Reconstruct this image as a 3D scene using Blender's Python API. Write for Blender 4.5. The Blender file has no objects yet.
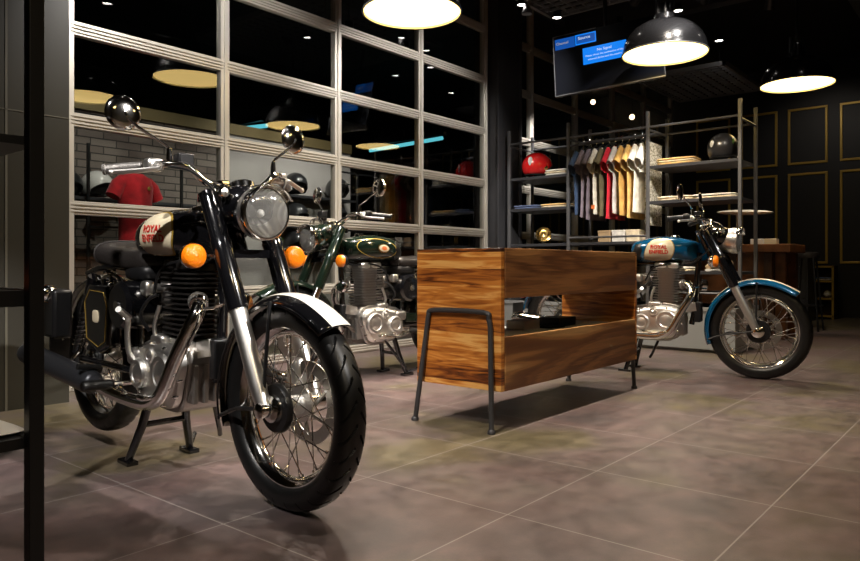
import bpy, math, random
from math import sin, cos, pi, radians, sqrt, atan2
from mathutils import Vector, Matrix
random.seed(7)
S = 0.956          # every room measure below is written in survey units and scaled to metres
H = 0.765
sc = bpy.context.scene
col = bpy.data.collections.new('showroom'); sc.collection.children.link(col)

# ------------------------------------------------------------------ materials
def nm(name):
    m = bpy.data.materials.new(name); m.use_nodes = True
    return m, m.node_tree.nodes, m.node_tree.links, m.node_tree.nodes['Principled BSDF']
def rgb(c): return (c[0], c[1], c[2], 1)
def mat(name, c, rough=.5, metal=0, coat=0, bump=0, bscale=60, noise=0, nscale=8, spec=.5, emit=None, es=0, trans=0, sheen=0, coat_r=.03):
    m, N, L, b = nm(name)
    b.inputs['Base Color'].default_value = rgb(c); b.inputs['Roughness'].default_value = rough
    b.inputs['Metallic'].default_value = metal; b.inputs['Coat Weight'].default_value = coat
    b.inputs['Coat Roughness'].default_value = coat_r; b.inputs['Specular IOR Level'].default_value = spec
    b.inputs['Transmission Weight'].default_value = trans; b.inputs['Sheen Weight'].default_value = sheen
    if emit: b.inputs['Emission Color'].default_value = rgb(emit); b.inputs['Emission Strength'].default_value = es
    if bump or noise:
        tc = N.new('ShaderNodeTexCoord'); nz = N.new('ShaderNodeTexNoise'); nz.inputs['Scale'].default_value = bscale if bump else nscale
        nz.inputs['Detail'].default_value = 4; L.new(tc.outputs['Object'], nz.inputs['Vector'])
        if bump:
            bp = N.new('ShaderNodeBump'); bp.inputs['Strength'].default_value = bump; bp.inputs['Distance'].default_value = .004
            L.new(nz.outputs['Fac'], bp.inputs['Height']); L.new(bp.outputs['Normal'], b.inputs['Normal'])
        if noise:
            n2 = N.new('ShaderNodeTexNoise'); n2.inputs['Scale'].default_value = nscale; n2.inputs['Detail'].default_value = 5
            L.new(tc.outputs['Object'], n2.inputs['Vector'])
            r = N.new('ShaderNodeValToRGB'); r.color_ramp.elements[0].position = .3; r.color_ramp.elements[1].position = .7
            r.color_ramp.elements[0].color = rgb([x*(1-noise) for x in c]); r.color_ramp.elements[1].color = rgb([min(1, x*(1+noise)) for x in c])
            L.new(n2.outputs['Fac'], r.inputs['Fac']); L.new(r.outputs['Color'], b.inputs['Base Color'])
    return m
def ramp(N, stops, interp='LINEAR'):
    r = N.new('ShaderNodeValToRGB'); e = r.color_ramp.elements; r.color_ramp.interpolation = interp
    while len(e) > 1: e.remove(e[-1])
    e[0].position = stops[0][0]; e[0].color = rgb(stops[0][1])
    for p, c in stops[1:]:
        k = e.new(p); k.color = rgb(c)
    return r
def math_n(N, L, op, a, b=None):
    n = N.new('ShaderNodeMath'); n.operation = op
    for i, v in enumerate((a, b)):
        if v is None: continue
        if isinstance(v, (int, float)): n.inputs[i].default_value = v
        else: L.new(v, n.inputs[i])
    return n.outputs[0]
def mapping(N, L, vec, scale=(1, 1, 1), loc=(0, 0, 0)):
    mp = N.new('ShaderNodeMapping'); mp.inputs['Scale'].default_value = scale; mp.inputs['Location'].default_value = loc
    L.new(vec, mp.inputs['Vector']); return mp.outputs['Vector']

def floor_mat():
    m, N, L, b = nm('stone_tile_floor')
    tc = N.new('ShaderNodeTexCoord'); P = .5885*S/.93*1.0
    v = mapping(N, L, tc.outputs['Object'], (1/P, 1/P, 1), (-1.80/.588+.02, -.60/.588+.02, 0))
    br = N.new('ShaderNodeTexBrick'); br.offset = 0; br.squash = 1
    for k, x in (('Scale', 1), ('Mortar Size', .0045), ('Mortar Smooth', .3), ('Brick Width', 1), ('Row Height', 1), ('Bias', 0)): br.inputs[k].default_value = x
    br.inputs['Color1'].default_value = (0, 0, 0, 1); br.inputs['Color2'].default_value = (1, 1, 1, 1); br.inputs['Mortar'].default_value = (.5, .5, .5, 1)
    L.new(v, br.inputs['Vector'])
    big = N.new('ShaderNodeTexNoise'); big.inputs['Scale'].default_value = .85; big.inputs['Detail'].default_value = 3; big.inputs['Roughness'].default_value = .6; L.new(tc.outputs['Object'], big.inputs['Vector'])
    cr = ramp(N, [(.34, (.09, .072, .072)), (.46, (.145, .10, .096)), (.53, (.13, .10, .09)), (.60, (.125, .102, .062)), (.75, (.11, .092, .048))]); L.new(big.outputs['Fac'], cr.inputs['Fac'])
    sm = N.new('ShaderNodeTexNoise'); sm.inputs['Scale'].default_value = 9; sm.inputs['Detail'].default_value = 10; sm.inputs['Roughness'].default_value = .74; L.new(tc.outputs['Object'], sm.inputs['Vector'])
    sr = ramp(N, [(.3, (.6, .6, .6)), (.5, (.95, .95, .95)), (.7, (1.4, 1.37, 1.34))]); L.new(sm.outputs['Fac'], sr.inputs['Fac'])
    mx = N.new('ShaderNodeMix'); mx.data_type = 'RGBA'; mx.blend_type = 'MULTIPLY'; mx.inputs[0].default_value = 1
    L.new(cr.outputs['Color'], mx.inputs[6]); L.new(sr.outputs['Color'], mx.inputs[7])
    tr = ramp(N, [(0, (.88, .88, .88)), (1, (1.1, 1.1, 1.1))]); L.new(br.outputs['Color'], tr.inputs['Fac'])
    m2 = N.new('ShaderNodeMix'); m2.data_type = 'RGBA'; m2.blend_type = 'MULTIPLY'; m2.inputs[0].default_value = 1
    L.new(mx.outputs[2], m2.inputs[6]); L.new(tr.outputs['Color'], m2.inputs[7])
    m3 = N.new('ShaderNodeMix'); m3.data_type = 'RGBA'; L.new(br.outputs['Fac'], m3.inputs[0]); L.new(m2.outputs[2], m3.inputs[6]); m3.inputs[7].default_value = (.27, .235, .22, 1)
    L.new(m3.outputs[2], b.inputs['Base Color'])
    rr = ramp(N, [(.3, (.30, .30, .30)), (.7, (.5, .5, .5))]); L.new(sm.outputs['Fac'], rr.inputs['Fac']); L.new(rr.outputs['Color'], b.inputs['Roughness'])
    bp = N.new('ShaderNodeBump'); bp.inputs['Strength'].default_value = .25; bp.inputs['Distance'].default_value = .004
    h = math_n(N, L, 'SUBTRACT', sm.outputs['Fac'], br.outputs['Fac']); L.new(h, bp.inputs['Height']); L.new(bp.outputs['Normal'], b.inputs['Normal'])
    return m
def stave_mat():          # end panels: stacked short staves of light and dark sheesham (runs along Y)
    m, N, L, b = nm('stacked_stave_wood')
    tc = N.new('ShaderNodeTexCoord'); sp = N.new('ShaderNodeSeparateXYZ'); L.new(tc.outputs['Object'], sp.inputs[0])
    wob = N.new('ShaderNodeTexNoise'); wob.inputs['Scale'].default_value = 2.2; L.new(tc.outputs['Object'], wob.inputs['Vector'])
    z = math_n(N, L, 'ADD', sp.outputs['Z'], math_n(N, L, 'MULTIPLY', wob.outputs['Fac'], .03))
    row = math_n(N, L, 'FLOOR', math_n(N, L, 'MULTIPLY', z, 13))
    wn0 = N.new('ShaderNodeTexWhiteNoise'); wn0.noise_dimensions = '1D'; L.new(row, wn0.inputs['W'])
    seg = math_n(N, L, 'FLOOR', math_n(N, L, 'ADD', math_n(N, L, 'MULTIPLY', sp.outputs['Y'], 0.0), math_n(N, L, 'MULTIPLY', wn0.outputs['Value'], 7)))
    cm = N.new('ShaderNodeCombineXYZ'); L.new(row, cm.inputs[0]); L.new(seg, cm.inputs[1])
    wn = N.new('ShaderNodeTexWhiteNoise'); wn.noise_dimensions = '2D'; L.new(cm.outputs[0], wn.inputs['Vector'])
    gv = mapping(N, L, tc.outputs['Object'], (4, 3.0, 34)); g = N.new('ShaderNodeTexNoise'); g.inputs['Scale'].default_value = 1; g.inputs['Detail'].default_value = 6; g.inputs['Distortion'].default_value = 1.6; L.new(gv, g.inputs['Vector'])
    f = math_n(N, L, 'ADD', math_n(N, L, 'MULTIPLY', wn.outputs['Value'], .62), math_n(N, L, 'MULTIPLY', math_n(N, L, 'SUBTRACT', g.outputs['Fac'], .5), 1.25))
    r = ramp(N, [(0, (.04, .011, .003)), (.12, (.16, .042, .008)), (.28, (.36, .115, .018)), (.45, (.54, .20, .035)), (.66, (.74, .40, .12))]); L.new(f, r.inputs['Fac'])
    L.new(r.outputs['Color'], b.inputs['Base Color']); b.inputs['Roughness'].default_value = .38; b.inputs['Coat Weight'].default_value = .15
    bp = N.new('ShaderNodeBump'); bp.inputs['Strength'].default_value = .2; bp.inputs['Distance'].default_value = .002; L.new(f, bp.inputs['Height']); L.new(bp.outputs['Normal'], b.inputs['Normal'])
    return m
def board_mat(name, seed, dark=1.0):        # broad flame figured sheesham board, runs along X
    m, N, L, b = nm(name)
    tc = N.new('ShaderNodeTexCoord')
    v = mapping(N, L, tc.outputs['Object'], (.6, 2, 6.0), (seed, 0, seed*1.7))
    n1 = N.new('ShaderNodeTexNoise'); n1.inputs['Scale'].default_value = 1; n1.inputs['Detail'].default_value = 2; n1.inputs['Roughness'].default_value = .4; n1.inputs['Distortion'].default_value = .35; L.new(v, n1.inputs['Vector'])
    v2 = mapping(N, L, tc.outputs['Object'], (4, 20, 110), (seed, 0, 0)); n2 = N.new('ShaderNodeTexNoise'); n2.inputs['Scale'].default_value = 1; n2.inputs['Detail'].default_value = 6; n2.inputs['Distortion'].default_value = .4; L.new(v2, n2.inputs['Vector'])
    fine = math_n(N, L, 'SUBTRACT', n2.outputs['Fac'], .5)
    f = math_n(N, L, 'ADD', n1.outputs['Fac'], math_n(N, L, 'MULTIPLY', fine, .07))
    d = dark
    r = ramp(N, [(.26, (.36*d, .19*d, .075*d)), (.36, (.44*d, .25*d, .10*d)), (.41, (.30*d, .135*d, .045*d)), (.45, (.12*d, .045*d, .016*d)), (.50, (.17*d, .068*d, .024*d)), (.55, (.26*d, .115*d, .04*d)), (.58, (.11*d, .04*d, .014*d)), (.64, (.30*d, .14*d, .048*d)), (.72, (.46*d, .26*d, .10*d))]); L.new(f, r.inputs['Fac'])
    ring = math_n(N, L, 'SINE', math_n(N, L, 'MULTIPLY', f, 170)); g = math_n(N, L, 'ADD', math_n(N, L, 'MULTIPLY', ring, .12), math_n(N, L, 'MULTIPLY', fine, .9)); g = math_n(N, L, 'ADD', g, .92)
    mx = N.new('ShaderNodeMix'); mx.data_type = 'RGBA'; mx.blend_type = 'MULTIPLY'; mx.inputs[0].default_value = 1; L.new(r.outputs['Color'], mx.inputs[6]); L.new(g, mx.inputs[7])
    L.new(mx.outputs[2], b.inputs['Base Color']); b.inputs['Roughness'].default_value = .42; b.inputs['Coat Weight'].default_value = .12
    return m
def brick_mat():
    m, N, L, b = nm('dark_brick')
    tc = N.new('ShaderNodeTexCoord'); sp = N.new('ShaderNodeSeparateXYZ'); L.new(tc.outputs['Object'], sp.inputs[0])
    cm = N.new('ShaderNodeCombineXYZ'); L.new(sp.outputs['X'], cm.inputs[0]); L.new(sp.outputs['Z'], cm.inputs[1])
    br = N.new('ShaderNodeTexBrick'); L.new(cm.outputs[0], br.inputs['Vector'])
    for k, x in (('Scale', 1), ('Mortar Size', .006), ('Brick Width', .26), ('Row Height', .075)): br.inputs[k].default_value = x
    br.inputs['Color1'].default_value = (.13, .10, .085, 1); br.inputs['Color2'].default_value = (.24, .2, .17, 1); br.inputs['Mortar'].default_value = (.05, .045, .04, 1)
    L.new(br.outputs['Color'], b.inputs['Base Color']); b.inputs['Roughness'].default_value = .85
    bp = N.new('ShaderNodeBump'); bp.inputs['Strength'].default_value = .6; bp.inputs['Distance'].default_value = .01; bp.invert = True; L.new(br.outputs['Fac'], bp.inputs['Height']); L.new(bp.outputs['Normal'], b.inputs['Normal'])
    return m
def glass_mat():
    m = bpy.data.materials.new('window_glass'); m.use_nodes = True; N = m.node_tree.nodes; L = m.node_tree.links; N.clear()
    o = N.new('ShaderNodeOutputMaterial'); t = N.new('ShaderNodeBsdfTransparent'); g = N.new('ShaderNodeBsdfGlossy'); x = N.new('ShaderNodeMixShader'); fr = N.new('ShaderNodeFresnel')
    t.inputs['Color'].default_value = (.86, .88, .86, 1); g.inputs['Roughness'].default_value = 0; fr.inputs['IOR'].default_value = 1.95
    ge = N.new('ShaderNodeNewGeometry'); L.new(math_n(N, L, 'MULTIPLY', fr.outputs[0], math_n(N, L, 'SUBTRACT', 1.0, ge.outputs['Backfacing'])), x.inputs[0]); L.new(t.outputs[0], x.inputs[1]); L.new(g.outputs[0], x.inputs[2]); L.new(x.outputs[0], o.inputs[0])
    return m
def lens_mat():
    m = bpy.data.materials.new('headlamp_glass'); m.use_nodes = True; N = m.node_tree.nodes; L = m.node_tree.links; N.clear()
    o = N.new('ShaderNodeOutputMaterial'); t = N.new('ShaderNodeBsdfTransparent'); g = N.new('ShaderNodeBsdfGlossy'); x = N.new('ShaderNodeMixShader'); fr = N.new('ShaderNodeFresnel')
    tc = N.new('ShaderNodeTexCoord'); w = N.new('ShaderNodeTexWave'); w.bands_direction = 'Y'; w.inputs['Scale'].default_value = 22; w.inputs['Distortion'].default_value = .5; L.new(tc.outputs['Object'], w.inputs['Vector'])
    bp = N.new('ShaderNodeBump'); bp.inputs['Strength'].default_value = .5; bp.inputs['Distance'].default_value = .004; L.new(w.outputs['Fac'], bp.inputs['Height'])
    t.inputs['Color'].default_value = (.95, .95, .93, 1); g.inputs['Roughness'].default_value = .1; g.inputs['Color'].default_value = (.95, .93, .88, 1); L.new(bp.outputs[0], g.inputs['Normal'])
    ad = math_n(N, L, 'ADD', fr.outputs[0], .08)
    L.new(ad, x.inputs[0]); L.new(t.outputs[0], x.inputs[1]); L.new(g.outputs[0], x.inputs[2]); df = N.new('ShaderNodeBsdfDiffuse'); df.inputs['Color'].default_value = (.85, .84, .80, 1); x2 = N.new('ShaderNodeMixShader'); x2.inputs[0].default_value = .11
    L.new(x.outputs[0], x2.inputs[1]); L.new(df.outputs[0], x2.inputs[2]); L.new(x2.outputs[0], o.inputs[0])
    return m
def fluted(name):
    m = mat(name, (.92, .90, .86), .3, 1); N = m.node_tree.nodes; L = m.node_tree.links; b = N['Principled BSDF']
    tc = N.new('ShaderNodeTexCoord'); w = N.new('ShaderNodeTexWave'); w.wave_type = 'BANDS'; w.bands_direction = 'Y'; w.inputs['Scale'].default_value = 14; L.new(tc.outputs['Object'], w.inputs['Vector'])
    bp = N.new('ShaderNodeBump'); bp.inputs['Strength'].default_value = .8; bp.inputs['Distance'].default_value = .006; L.new(w.outputs['Fac'], bp.inputs['Height']); L.new(bp.outputs[0], b.inputs['Normal']); return m
def mesh_cloth(name, c, c2):
    m, N, L, b = nm(name); tc = N.new('ShaderNodeTexCoord'); v = N.new('ShaderNodeTexVoronoi'); v.inputs['Scale'].default_value = 55; L.new(tc.outputs['Object'], v.inputs['Vector'])
    r = ramp(N, [(0, c2), (.45, c2), (.5, c)]); L.new(v.outputs['Distance'], r.inputs['Fac']); L.new(r.outputs['Color'], b.inputs['Base Color']); b.inputs['Roughness'].default_value = .9
    return m

M = dict(
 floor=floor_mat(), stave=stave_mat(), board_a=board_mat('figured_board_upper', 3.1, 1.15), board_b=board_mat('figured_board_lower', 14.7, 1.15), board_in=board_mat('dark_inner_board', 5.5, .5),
 brick=brick_mat(), glass=glass_mat(), lens=lens_mat(),
 black_wall=mat('matt_black_wall', (.006, .006, .007), .55, bump=.1), ceiling=mat('black_ceiling', (.006, .006, .007), .8),
 olive=mat('taupe_wall_panel', (.030, .027, .018), .42, noise=.06, nscale=2), alu=mat('satin_aluminium_frame', (.66, .62, .55), .38, .55, bump=.05, bscale=200),
 dsteel=mat('dark_painted_steel', (.055, .055, .06), .42, .4), gsteel=mat('grey_brushed_steel', (.28, .28, .29), .38, .8), rsteel=mat('dark_grey_rack_steel', (.16, .16, .165), .42, .6), gplinth=mat('grey_painted_plinth', (.30, .31, .31), .5),
 black_m=mat('satin_black_metal', (.012, .012, .013), .35, .2), gold=mat('gold_trim', (.46, .30, .05), .4, .3), brass=mat('brass', (.75, .5, .16), .25, 1, bump=.3, bscale=90),
 chrome=mat('chrome', (.86, .85, .83), .09, 1), satin=mat('satin_alloy', (.80, .78, .75), .36, 1, bump=.08, bscale=40), cast=mat('cast_alloy', (.40, .38, .36), .38, .9, bump=.2, bscale=90),
 blackp=mat('black_gloss_paint', (.004, .004, .005), .14, coat=1), bluep=mat('blue_gloss_paint', (.003, .095, .22), .2, .25, coat=1), greenp=mat('dark_green_gloss_paint', (.006, .013, .008), .14, coat=1),
 rubber=mat('tyre_rubber', (.006, .006, .0062), .38, bump=.05, bscale=150), leather=mat('black_leather', (.022, .019, .018), .36, bump=.35, bscale=120), eng_black=mat('black_engine_enamel', (.022, .020, .019), .42, .5, bump=.25, bscale=90),
 cream=mat('cream_paint', (.80, .70, .50), .25, coat=.6), white=mat('white_paint', (.82, .80, .74), .25, coat=.6), redp=mat('red_lettering', (.62, .02, .015), .4), amber=mat('amber_lens', (1, .235, .006), .2, coat=1, bump=1, bscale=110, emit=(1, .25, .01), es=.0),
 redlens=mat('red_lens', (.7, .01, .01), .15, coat=1), reflector=mat('reflector_bowl', (.92, .90, .86), .36, 1), disc=mat('brake_disc_steel', (.45, .44, .42), .3, 1),
 lampblk=mat('black_enamel_shade', (.012, .012, .013), .22, .3, coat=.7), shadein=mat('white_enamel_inside', (.85, .8, .6), .5), lampglow=mat('lamp_glow', (1, 1, 1), .5, emit=(1, .70, .24), es=5.5), dl=mat('downlight_glow', (1, 1, 1), .5, emit=(1, .93, .85), es=14),
 cyan=mat('cyan_tube_glow', (0, 0, 0), .5, emit=(.15, .7, .85), es=1.0), globe=mat('warm_globe_glow', (1, 1, 1), .5, emit=(1, .7, .42), es=6),
 screen=mat('dark_screen', (.004, .005, .009), .4, spec=.2), screen_blue=mat('blue_screen_panel', (.0, .0, .0), .3, emit=(.005, .20, .82), es=1.0), screen_navy=mat('navy_screen_panel', (0, 0, 0), .3, emit=(.008, .09, .42), es=.8), screen_white=mat('white_screen_text', (0, 0, 0), .3, emit=(.8, .9, 1), es=.9), screen_tan=mat('tan_screen_text', (0, 0, 0), .3, emit=(.7, .6, .4), es=.6),
 desk_wood=mat('reddish_brown_desk_wood', (.17, .065, .022), .4, noise=.45, nscale=7), pale=mat('pale_wall', (.44, .41, .385), .7), dark_wood=mat('dark_brown_wood', (.06, .025, .012), .45, noise=.4, nscale=9),
 red_shell=mat('red_gloss_shell', (.62, .012, .012), .16, coat=1), black_shell=mat('black_satin_shell', (.022, .022, .024), .3, coat=.4), white_shell=mat('white_gloss_shell', (.8, .78, .74), .2, coat=.8), green_mark=mat('green_decal', (.12, .24, .06), .4), lining=mat('black_lining', (.01, .01, .01), .9), white_mark=mat('white_decal', (.7, .7, .65), .4),
 skin=mat('grey_mannequin', (.25, .23, .21), .5), shoe=mat('tan_suede', (.42, .30, .17), .8), orange=mat('orange_fabric', (.8, .2, .05), .7), mirror=mat('mirror_glass', (.9, .9, .9), .02, 1), plate=mat('black_plate', (.01, .01, .01), .5), idle=mat('paper_white', (.75, .74, .72), .6),
)
M['dbrass'] = mat('dull_brass_band', (.16, .12, .05), .5, .3)
M['reflector'] = fluted('fluted_reflector_bowl')
M['greige'] = mat('greige_wall', (.09, .085, .075), .7, noise=.1, nscale=2)
def cloth(name, c, n=.25): return mat(name, c, .92, noise=n, nscale=14, sheen=.2)

# ------------------------------------------------------------------ mesh builder
def V(*a): return Vector(a)
class MB:
    def __init__(s): s.v = []; s.f = []
    def add(s, vs, fs):
        o = len(s.v); s.v += [tuple(v) for v in vs]; s.f += [tuple(i+o for i in f) for f in fs]; return s
    def loft(s, rings, closed=True, cap=True, loop=False):
        n = len(rings[0]); fs = []; R = len(rings)
        for i in range(R if loop else R-1):
            a, b = i*n, ((i+1) % R)*n
            for j in range(n if closed else n-1):
                k = (j+1) % n; fs.append((a+j, a+k, b+k, b+j))
        if cap and closed and not loop: fs.append(tuple(reversed(range(n)))); fs.append(tuple(range((R-1)*n, R*n)))
        return s.add([p for r in rings for p in r], fs)
    def tube(s, pts, r, n=10, cap=True, loop=False, flat=1.0):
        pts = [Vector(p) for p in pts]; rs = r if isinstance(r, (list, tuple)) else [r]*len(pts); rings = []; up = None; m = len(pts)
        for i, p in enumerate(pts):
            if loop: t = pts[(i+1) % m]-pts[i-1]
            else: t = (pts[min(i+1, m-1)]-pts[max(i-1, 0)])
            t.normalize()
            if up is None:
                up = Vector((0, 0, 1)) if abs(t.z) < .9 else Vector((1, 0, 0))
            u = (up-t*up.dot(t)).normalized(); w = t.cross(u); up = u
            rings.append([p+(u*cos(2*pi*k/n)*flat+w*sin(2*pi*k/n))*rs[i] for k in range(n)])
        return s.loft(rings, cap=cap, loop=loop)
    def lathe(s, prof, o=(0, 0, 0), ax=(0, 0, 1), n=24, cap=False, a0=0, a1=2*pi):
        o = Vector(o); ax = Vector(ax).normalized(); t = Vector((0, 0, 1)) if abs(ax.z) < .9 else Vector((1, 0, 0)); u = (t-ax*t.dot(ax)).normalized(); w = ax.cross(u)
        full = abs(a1-a0-2*pi) < 1e-6; m = n if full else n+1
        rings = [[o+ax*a+(u*cos(a0+(a1-a0)*k/n)+w*sin(a0+(a1-a0)*k/n))*r for k in range(m)] for a, r in prof]
        return s.loft(rings, closed=full, cap=cap)
    def box(s, c, d, R=None):
        c = Vector(c); vs = []
        for x in (-.5, .5):
            for y in (-.5, .5):
                for z in (-.5, .5):
                    q = Vector((x*d[0], y*d[1], z*d[2])); q = R @ q if R else q; vs.append(c+q)
        return s.add(vs, [(0, 1, 3, 2), (4, 6, 7, 5), (0, 4, 5, 1), (2, 3, 7, 6), (0, 2, 6, 4), (1, 5, 7, 3)])
    def bb(s, lo, hi): return s.box([(a+b)/2 for a, b in zip(lo, hi)], [b-a for a, b in zip(lo, hi)])
    def blob(s, c, d, e1=1., e2=1., nu=20, nv=12, R=None):      # superellipsoid
        c = Vector(c); pw = lambda x, e: math.copysign(abs(x)**e, x); rings = []
        for i in range(nv+1):
            a = -pi/2+pi*i/nv; a = max(min(a, pi/2-.02), -pi/2+.02); ring = []
            for k in range(nu):
                b = 2*pi*k/nu; q = Vector((d[0]*pw(cos(a), e1)*pw(cos(b), e2), d[1]*pw(cos(a), e1)*pw(sin(b), e2), d[2]*pw(sin(a), e1)))
                ring.append(c+(R @ q if R else q))
            rings.append(ring)
        return s.loft(rings)
    def prism(s, poly, a, b, axis='y'):       # poly in the plane across axis
        def P(p, t): return {'y': (p[0], t, p[1]), 'x': (t, p[0], p[1]), 'z': (p[0], p[1], t)}[axis]
        return s.loft([[P(p, a) for p in poly], [P(p, b) for p in poly]])
    def build(s, name, m, parent=None, smooth=40, bevel=0, solid=0, sub=0, loc=None, seg=2, **tags):
        me = bpy.data.meshes.new(name); me.from_pydata(s.v, [], s.f); me.validate()
        import bmesh
        b = bmesh.new(); b.from_mesh(me); bmesh.ops.recalc_face_normals(b, faces=b.faces); b.to_mesh(me); b.free()
        if smooth:
            me.shade_smooth(); me.set_sharp_from_angle(angle=radians(smooth))
        o = bpy.data.objects.new(name, me); col.objects.link(o); me.materials.append(m if not isinstance(m, str) else M[m])
        if parent: o.parent = parent
        if loc: o.location = loc
        if solid: q = o.modifiers.new('solid', 'SOLIDIFY'); q.thickness = solid; q.offset = 0
        if bevel: q = o.modifiers.new('bevel', 'BEVEL'); q.width = bevel; q.segments = seg; q.limit_method = 'ANGLE'; q.angle_limit = radians(50)
        if sub: q = o.modifiers.new('sub', 'SUBSURF'); q.levels = sub; q.render_levels = sub
        tag(o, **tags); return o
def tag(o, label=None, cat=None, group=None, kind=None):
    if label: o['label'] = label
    if cat: o['category'] = cat
    if group: o['group'] = group
    if kind: o['kind'] = kind
    return o
def thing(name, label, cat, loc=(0, 0, 0), rz=0, group=None):
    o = bpy.data.objects.new(name, None); col.objects.link(o); o.empty_display_size = .1; o.location = loc; o.rotation_euler = (0, 0, rz)
    return tag(o, label, cat, group)
def sub_empty(name, parent, loc=(0, 0, 0)):
    o = bpy.data.objects.new(name, None); col.objects.link(o); o.parent = parent; o.location = loc; return o
def dup(o, parent=None, loc=None, rz=None, label=None, deep=True):
    c = o.copy(); col.objects.link(c)
    if parent: c.parent = parent
    if loc is not None: c.location = loc
    if rz is not None: c.rotation_euler = (0, 0, rz)
    if label: c['label'] = label
    if deep:
        for ch in [x for x in bpy.data.objects if x.parent == o]: dup(ch, c)
    return c
def arc(c, r, a0, a1, n, plane='xz', y=0):
    out = []
    for i in range(n+1):
        a = a0+(a1-a0)*i/n
        out.append((c[0]+r*cos(a), y, c[1]+r*sin(a)) if plane == 'xz' else (c[0]+r*cos(a), c[1]+r*sin(a), y))
    return out
def smoothp(pts, k=6):      # Catmull-Rom
    P = [Vector(p) for p in pts]; P = [P[0]*2-P[1]]+P+[P[-1]*2-P[-2]]; out = []
    for i in range(1, len(P)-2):
        for j in range(k):
            t = j/k; a, b, c, d = P[i-1:i+3]
            out.append(.5*((2*b)+(c-a)*t+(2*a-5*b+4*c-d)*t*t+(3*b-a-3*c+d)*t**3))
    return out+[P[-2]]
FONT = {}
def text_mesh(txt, size, bold=0.0):
    cu = bpy.data.curves.new('lettering', 'FONT'); cu.body = txt; cu.size = size; cu.align_x = 'CENTER'; cu.align_y = 'CENTER'; cu.resolution_u = 2; cu.offset = bold
    o = bpy.data.objects.new('lettering', cu); col.objects.link(o); bpy.context.view_layer.update()
    me = bpy.data.meshes.new_from_object(o.evaluated_get(bpy.context.evaluated_depsgraph_get()))
    vs = [tuple(v.co) for v in me.vertices]; fs = [tuple(p.vertices) for p in me.polygons]
    bpy.data.objects.remove(o); bpy.data.curves.remove(cu); bpy.data.meshes.remove(me); return vs, fs

# ------------------------------------------------------------------ camera
YAW = math.atan2(.637, .771)
cam = bpy.data.objects.new('camera', bpy.data.cameras.new('camera')); col.objects.link(cam); sc.camera = cam
cam.location = (0, 0, H); cam.rotation_euler = (pi/2, 0, YAW-pi/2)
cam.data.sensor_width = 36; cam.data.lens = 711/860*36; cam.data.shift_y = -14.5/860; cam.data.clip_start = .02

# ------------------------------------------------------------------ setting
WY = 4.69*S; PY = 4.30*S; XF = 12.6*S; CZ = 3.85
XMIN, YMIN, YMAX = -2.6, -2.8, 11.0
MB().bb((XMIN, YMIN, -.1), (XF, YMAX, 0)).build('floor', 'floor', smooth=0, kind='structure')
MB().bb((XMIN, YMIN, CZ), (XF, YMAX, CZ+.1)).build('ceiling', 'ceiling', smooth=0, kind='structure')
MB().bb((XF, YMIN, 0), (XF+.1, YMAX, CZ)).build('wall_far', 'black_wall', smooth=0, kind='structure')
MB().bb((XMIN-.1, YMIN, 0), (XMIN, YMAX, CZ)).build('wall_near', M['greige'], smooth=0, kind='structure')
MB().bb((XMIN, YMIN-.1, 0), (XF, YMIN, CZ)).build('wall_right', M['greige'], smooth=0, kind='structure')
MB().bb((XMIN, YMAX, 0), (XF, YMAX+.1, CZ)).build('wall_outer', 'black_wall', smooth=0, kind='structure')
PX = 1.79
w = MB().bb((XMIN, PY, 0), (PX, WY+.15, CZ)).build('wall_left', 'olive', smooth=0, kind='structure')
sx = PX-.33
MB().bb((sx, PY-.004, 0), (sx+.012, PY+.002, CZ)).bb((XMIN, PY-.004, 1.59), (PX, PY+.002, 1.596)).build('trim_1', mat('panel_joint', (.12, .11, .08), .5), smooth=0, kind='structure')
# glazed front: aluminium sectional frame
mx = [3.187*S-1.165*S, 3.187*S, 4.36*S, 5.50*S, 6.64*S]
zr = [.03, .60, 1.175, 1.742, 2.33, 2.92, 3.5]; zr = [z*S for z in zr]
def glazing(n, xs, zs, mat_f, wv=.075, wh=.085):
    f = MB()
    for x in xs: f.bb((x-wv/2, WY-.03, 0), (x+wv/2, WY+.03, CZ)); f.bb((x-wv/6, WY-.042, 0), (x+wv/6, WY-.028, CZ))
    for z in zs:
        z0 = max(z-wh/2, 0.001)
        f.bb((xs[0], WY-.026, z0), (xs[-1], WY+.026, z+wh/2))
        for dz in (-.26, .0, .26): f.bb((xs[0], WY-.036, z0+wh*(.5+dz)-.006), (xs[-1], WY-.02, z0+wh*(.5+dz)+.006))
    o = f.build('window_%d' % n, mat_f, smooth=0, kind='structure', bevel=.003, seg=1)
    k = 0
    for a, b in zip(xs, xs[1:]):
        for c, d in zip(zs, zs[1:]+[CZ]):
            MB().bb((a+wv/2-.01, WY-.004, c+wh/2-.01), (b-wv/2+.01, WY+.004, min(d-wh/2+.01, CZ-.01))).build('pane', 'glass', o, smooth=0); k += 1
glazing(1, mx, zr, M['alu'])
cx0, cx1 = 6.70*S, 7.16*S
MB().bb((cx0, WY-.16, 0), (cx1, WY+.16, CZ)).bb((cx0-.03, WY-.17, 0), (cx0+.05, WY-.155, CZ)).bb((cx1-.05, WY-.17, 0), (cx1+.01, WY-.155, CZ)).build('trim_2', 'dsteel', smooth=0, bevel=.004, kind='structure')
glazing(2, [7.2*S, 7.64*S, 8.80*S, 9.96*S, 11.12*S, 12.28*S], zr, M['alu'])
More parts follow.
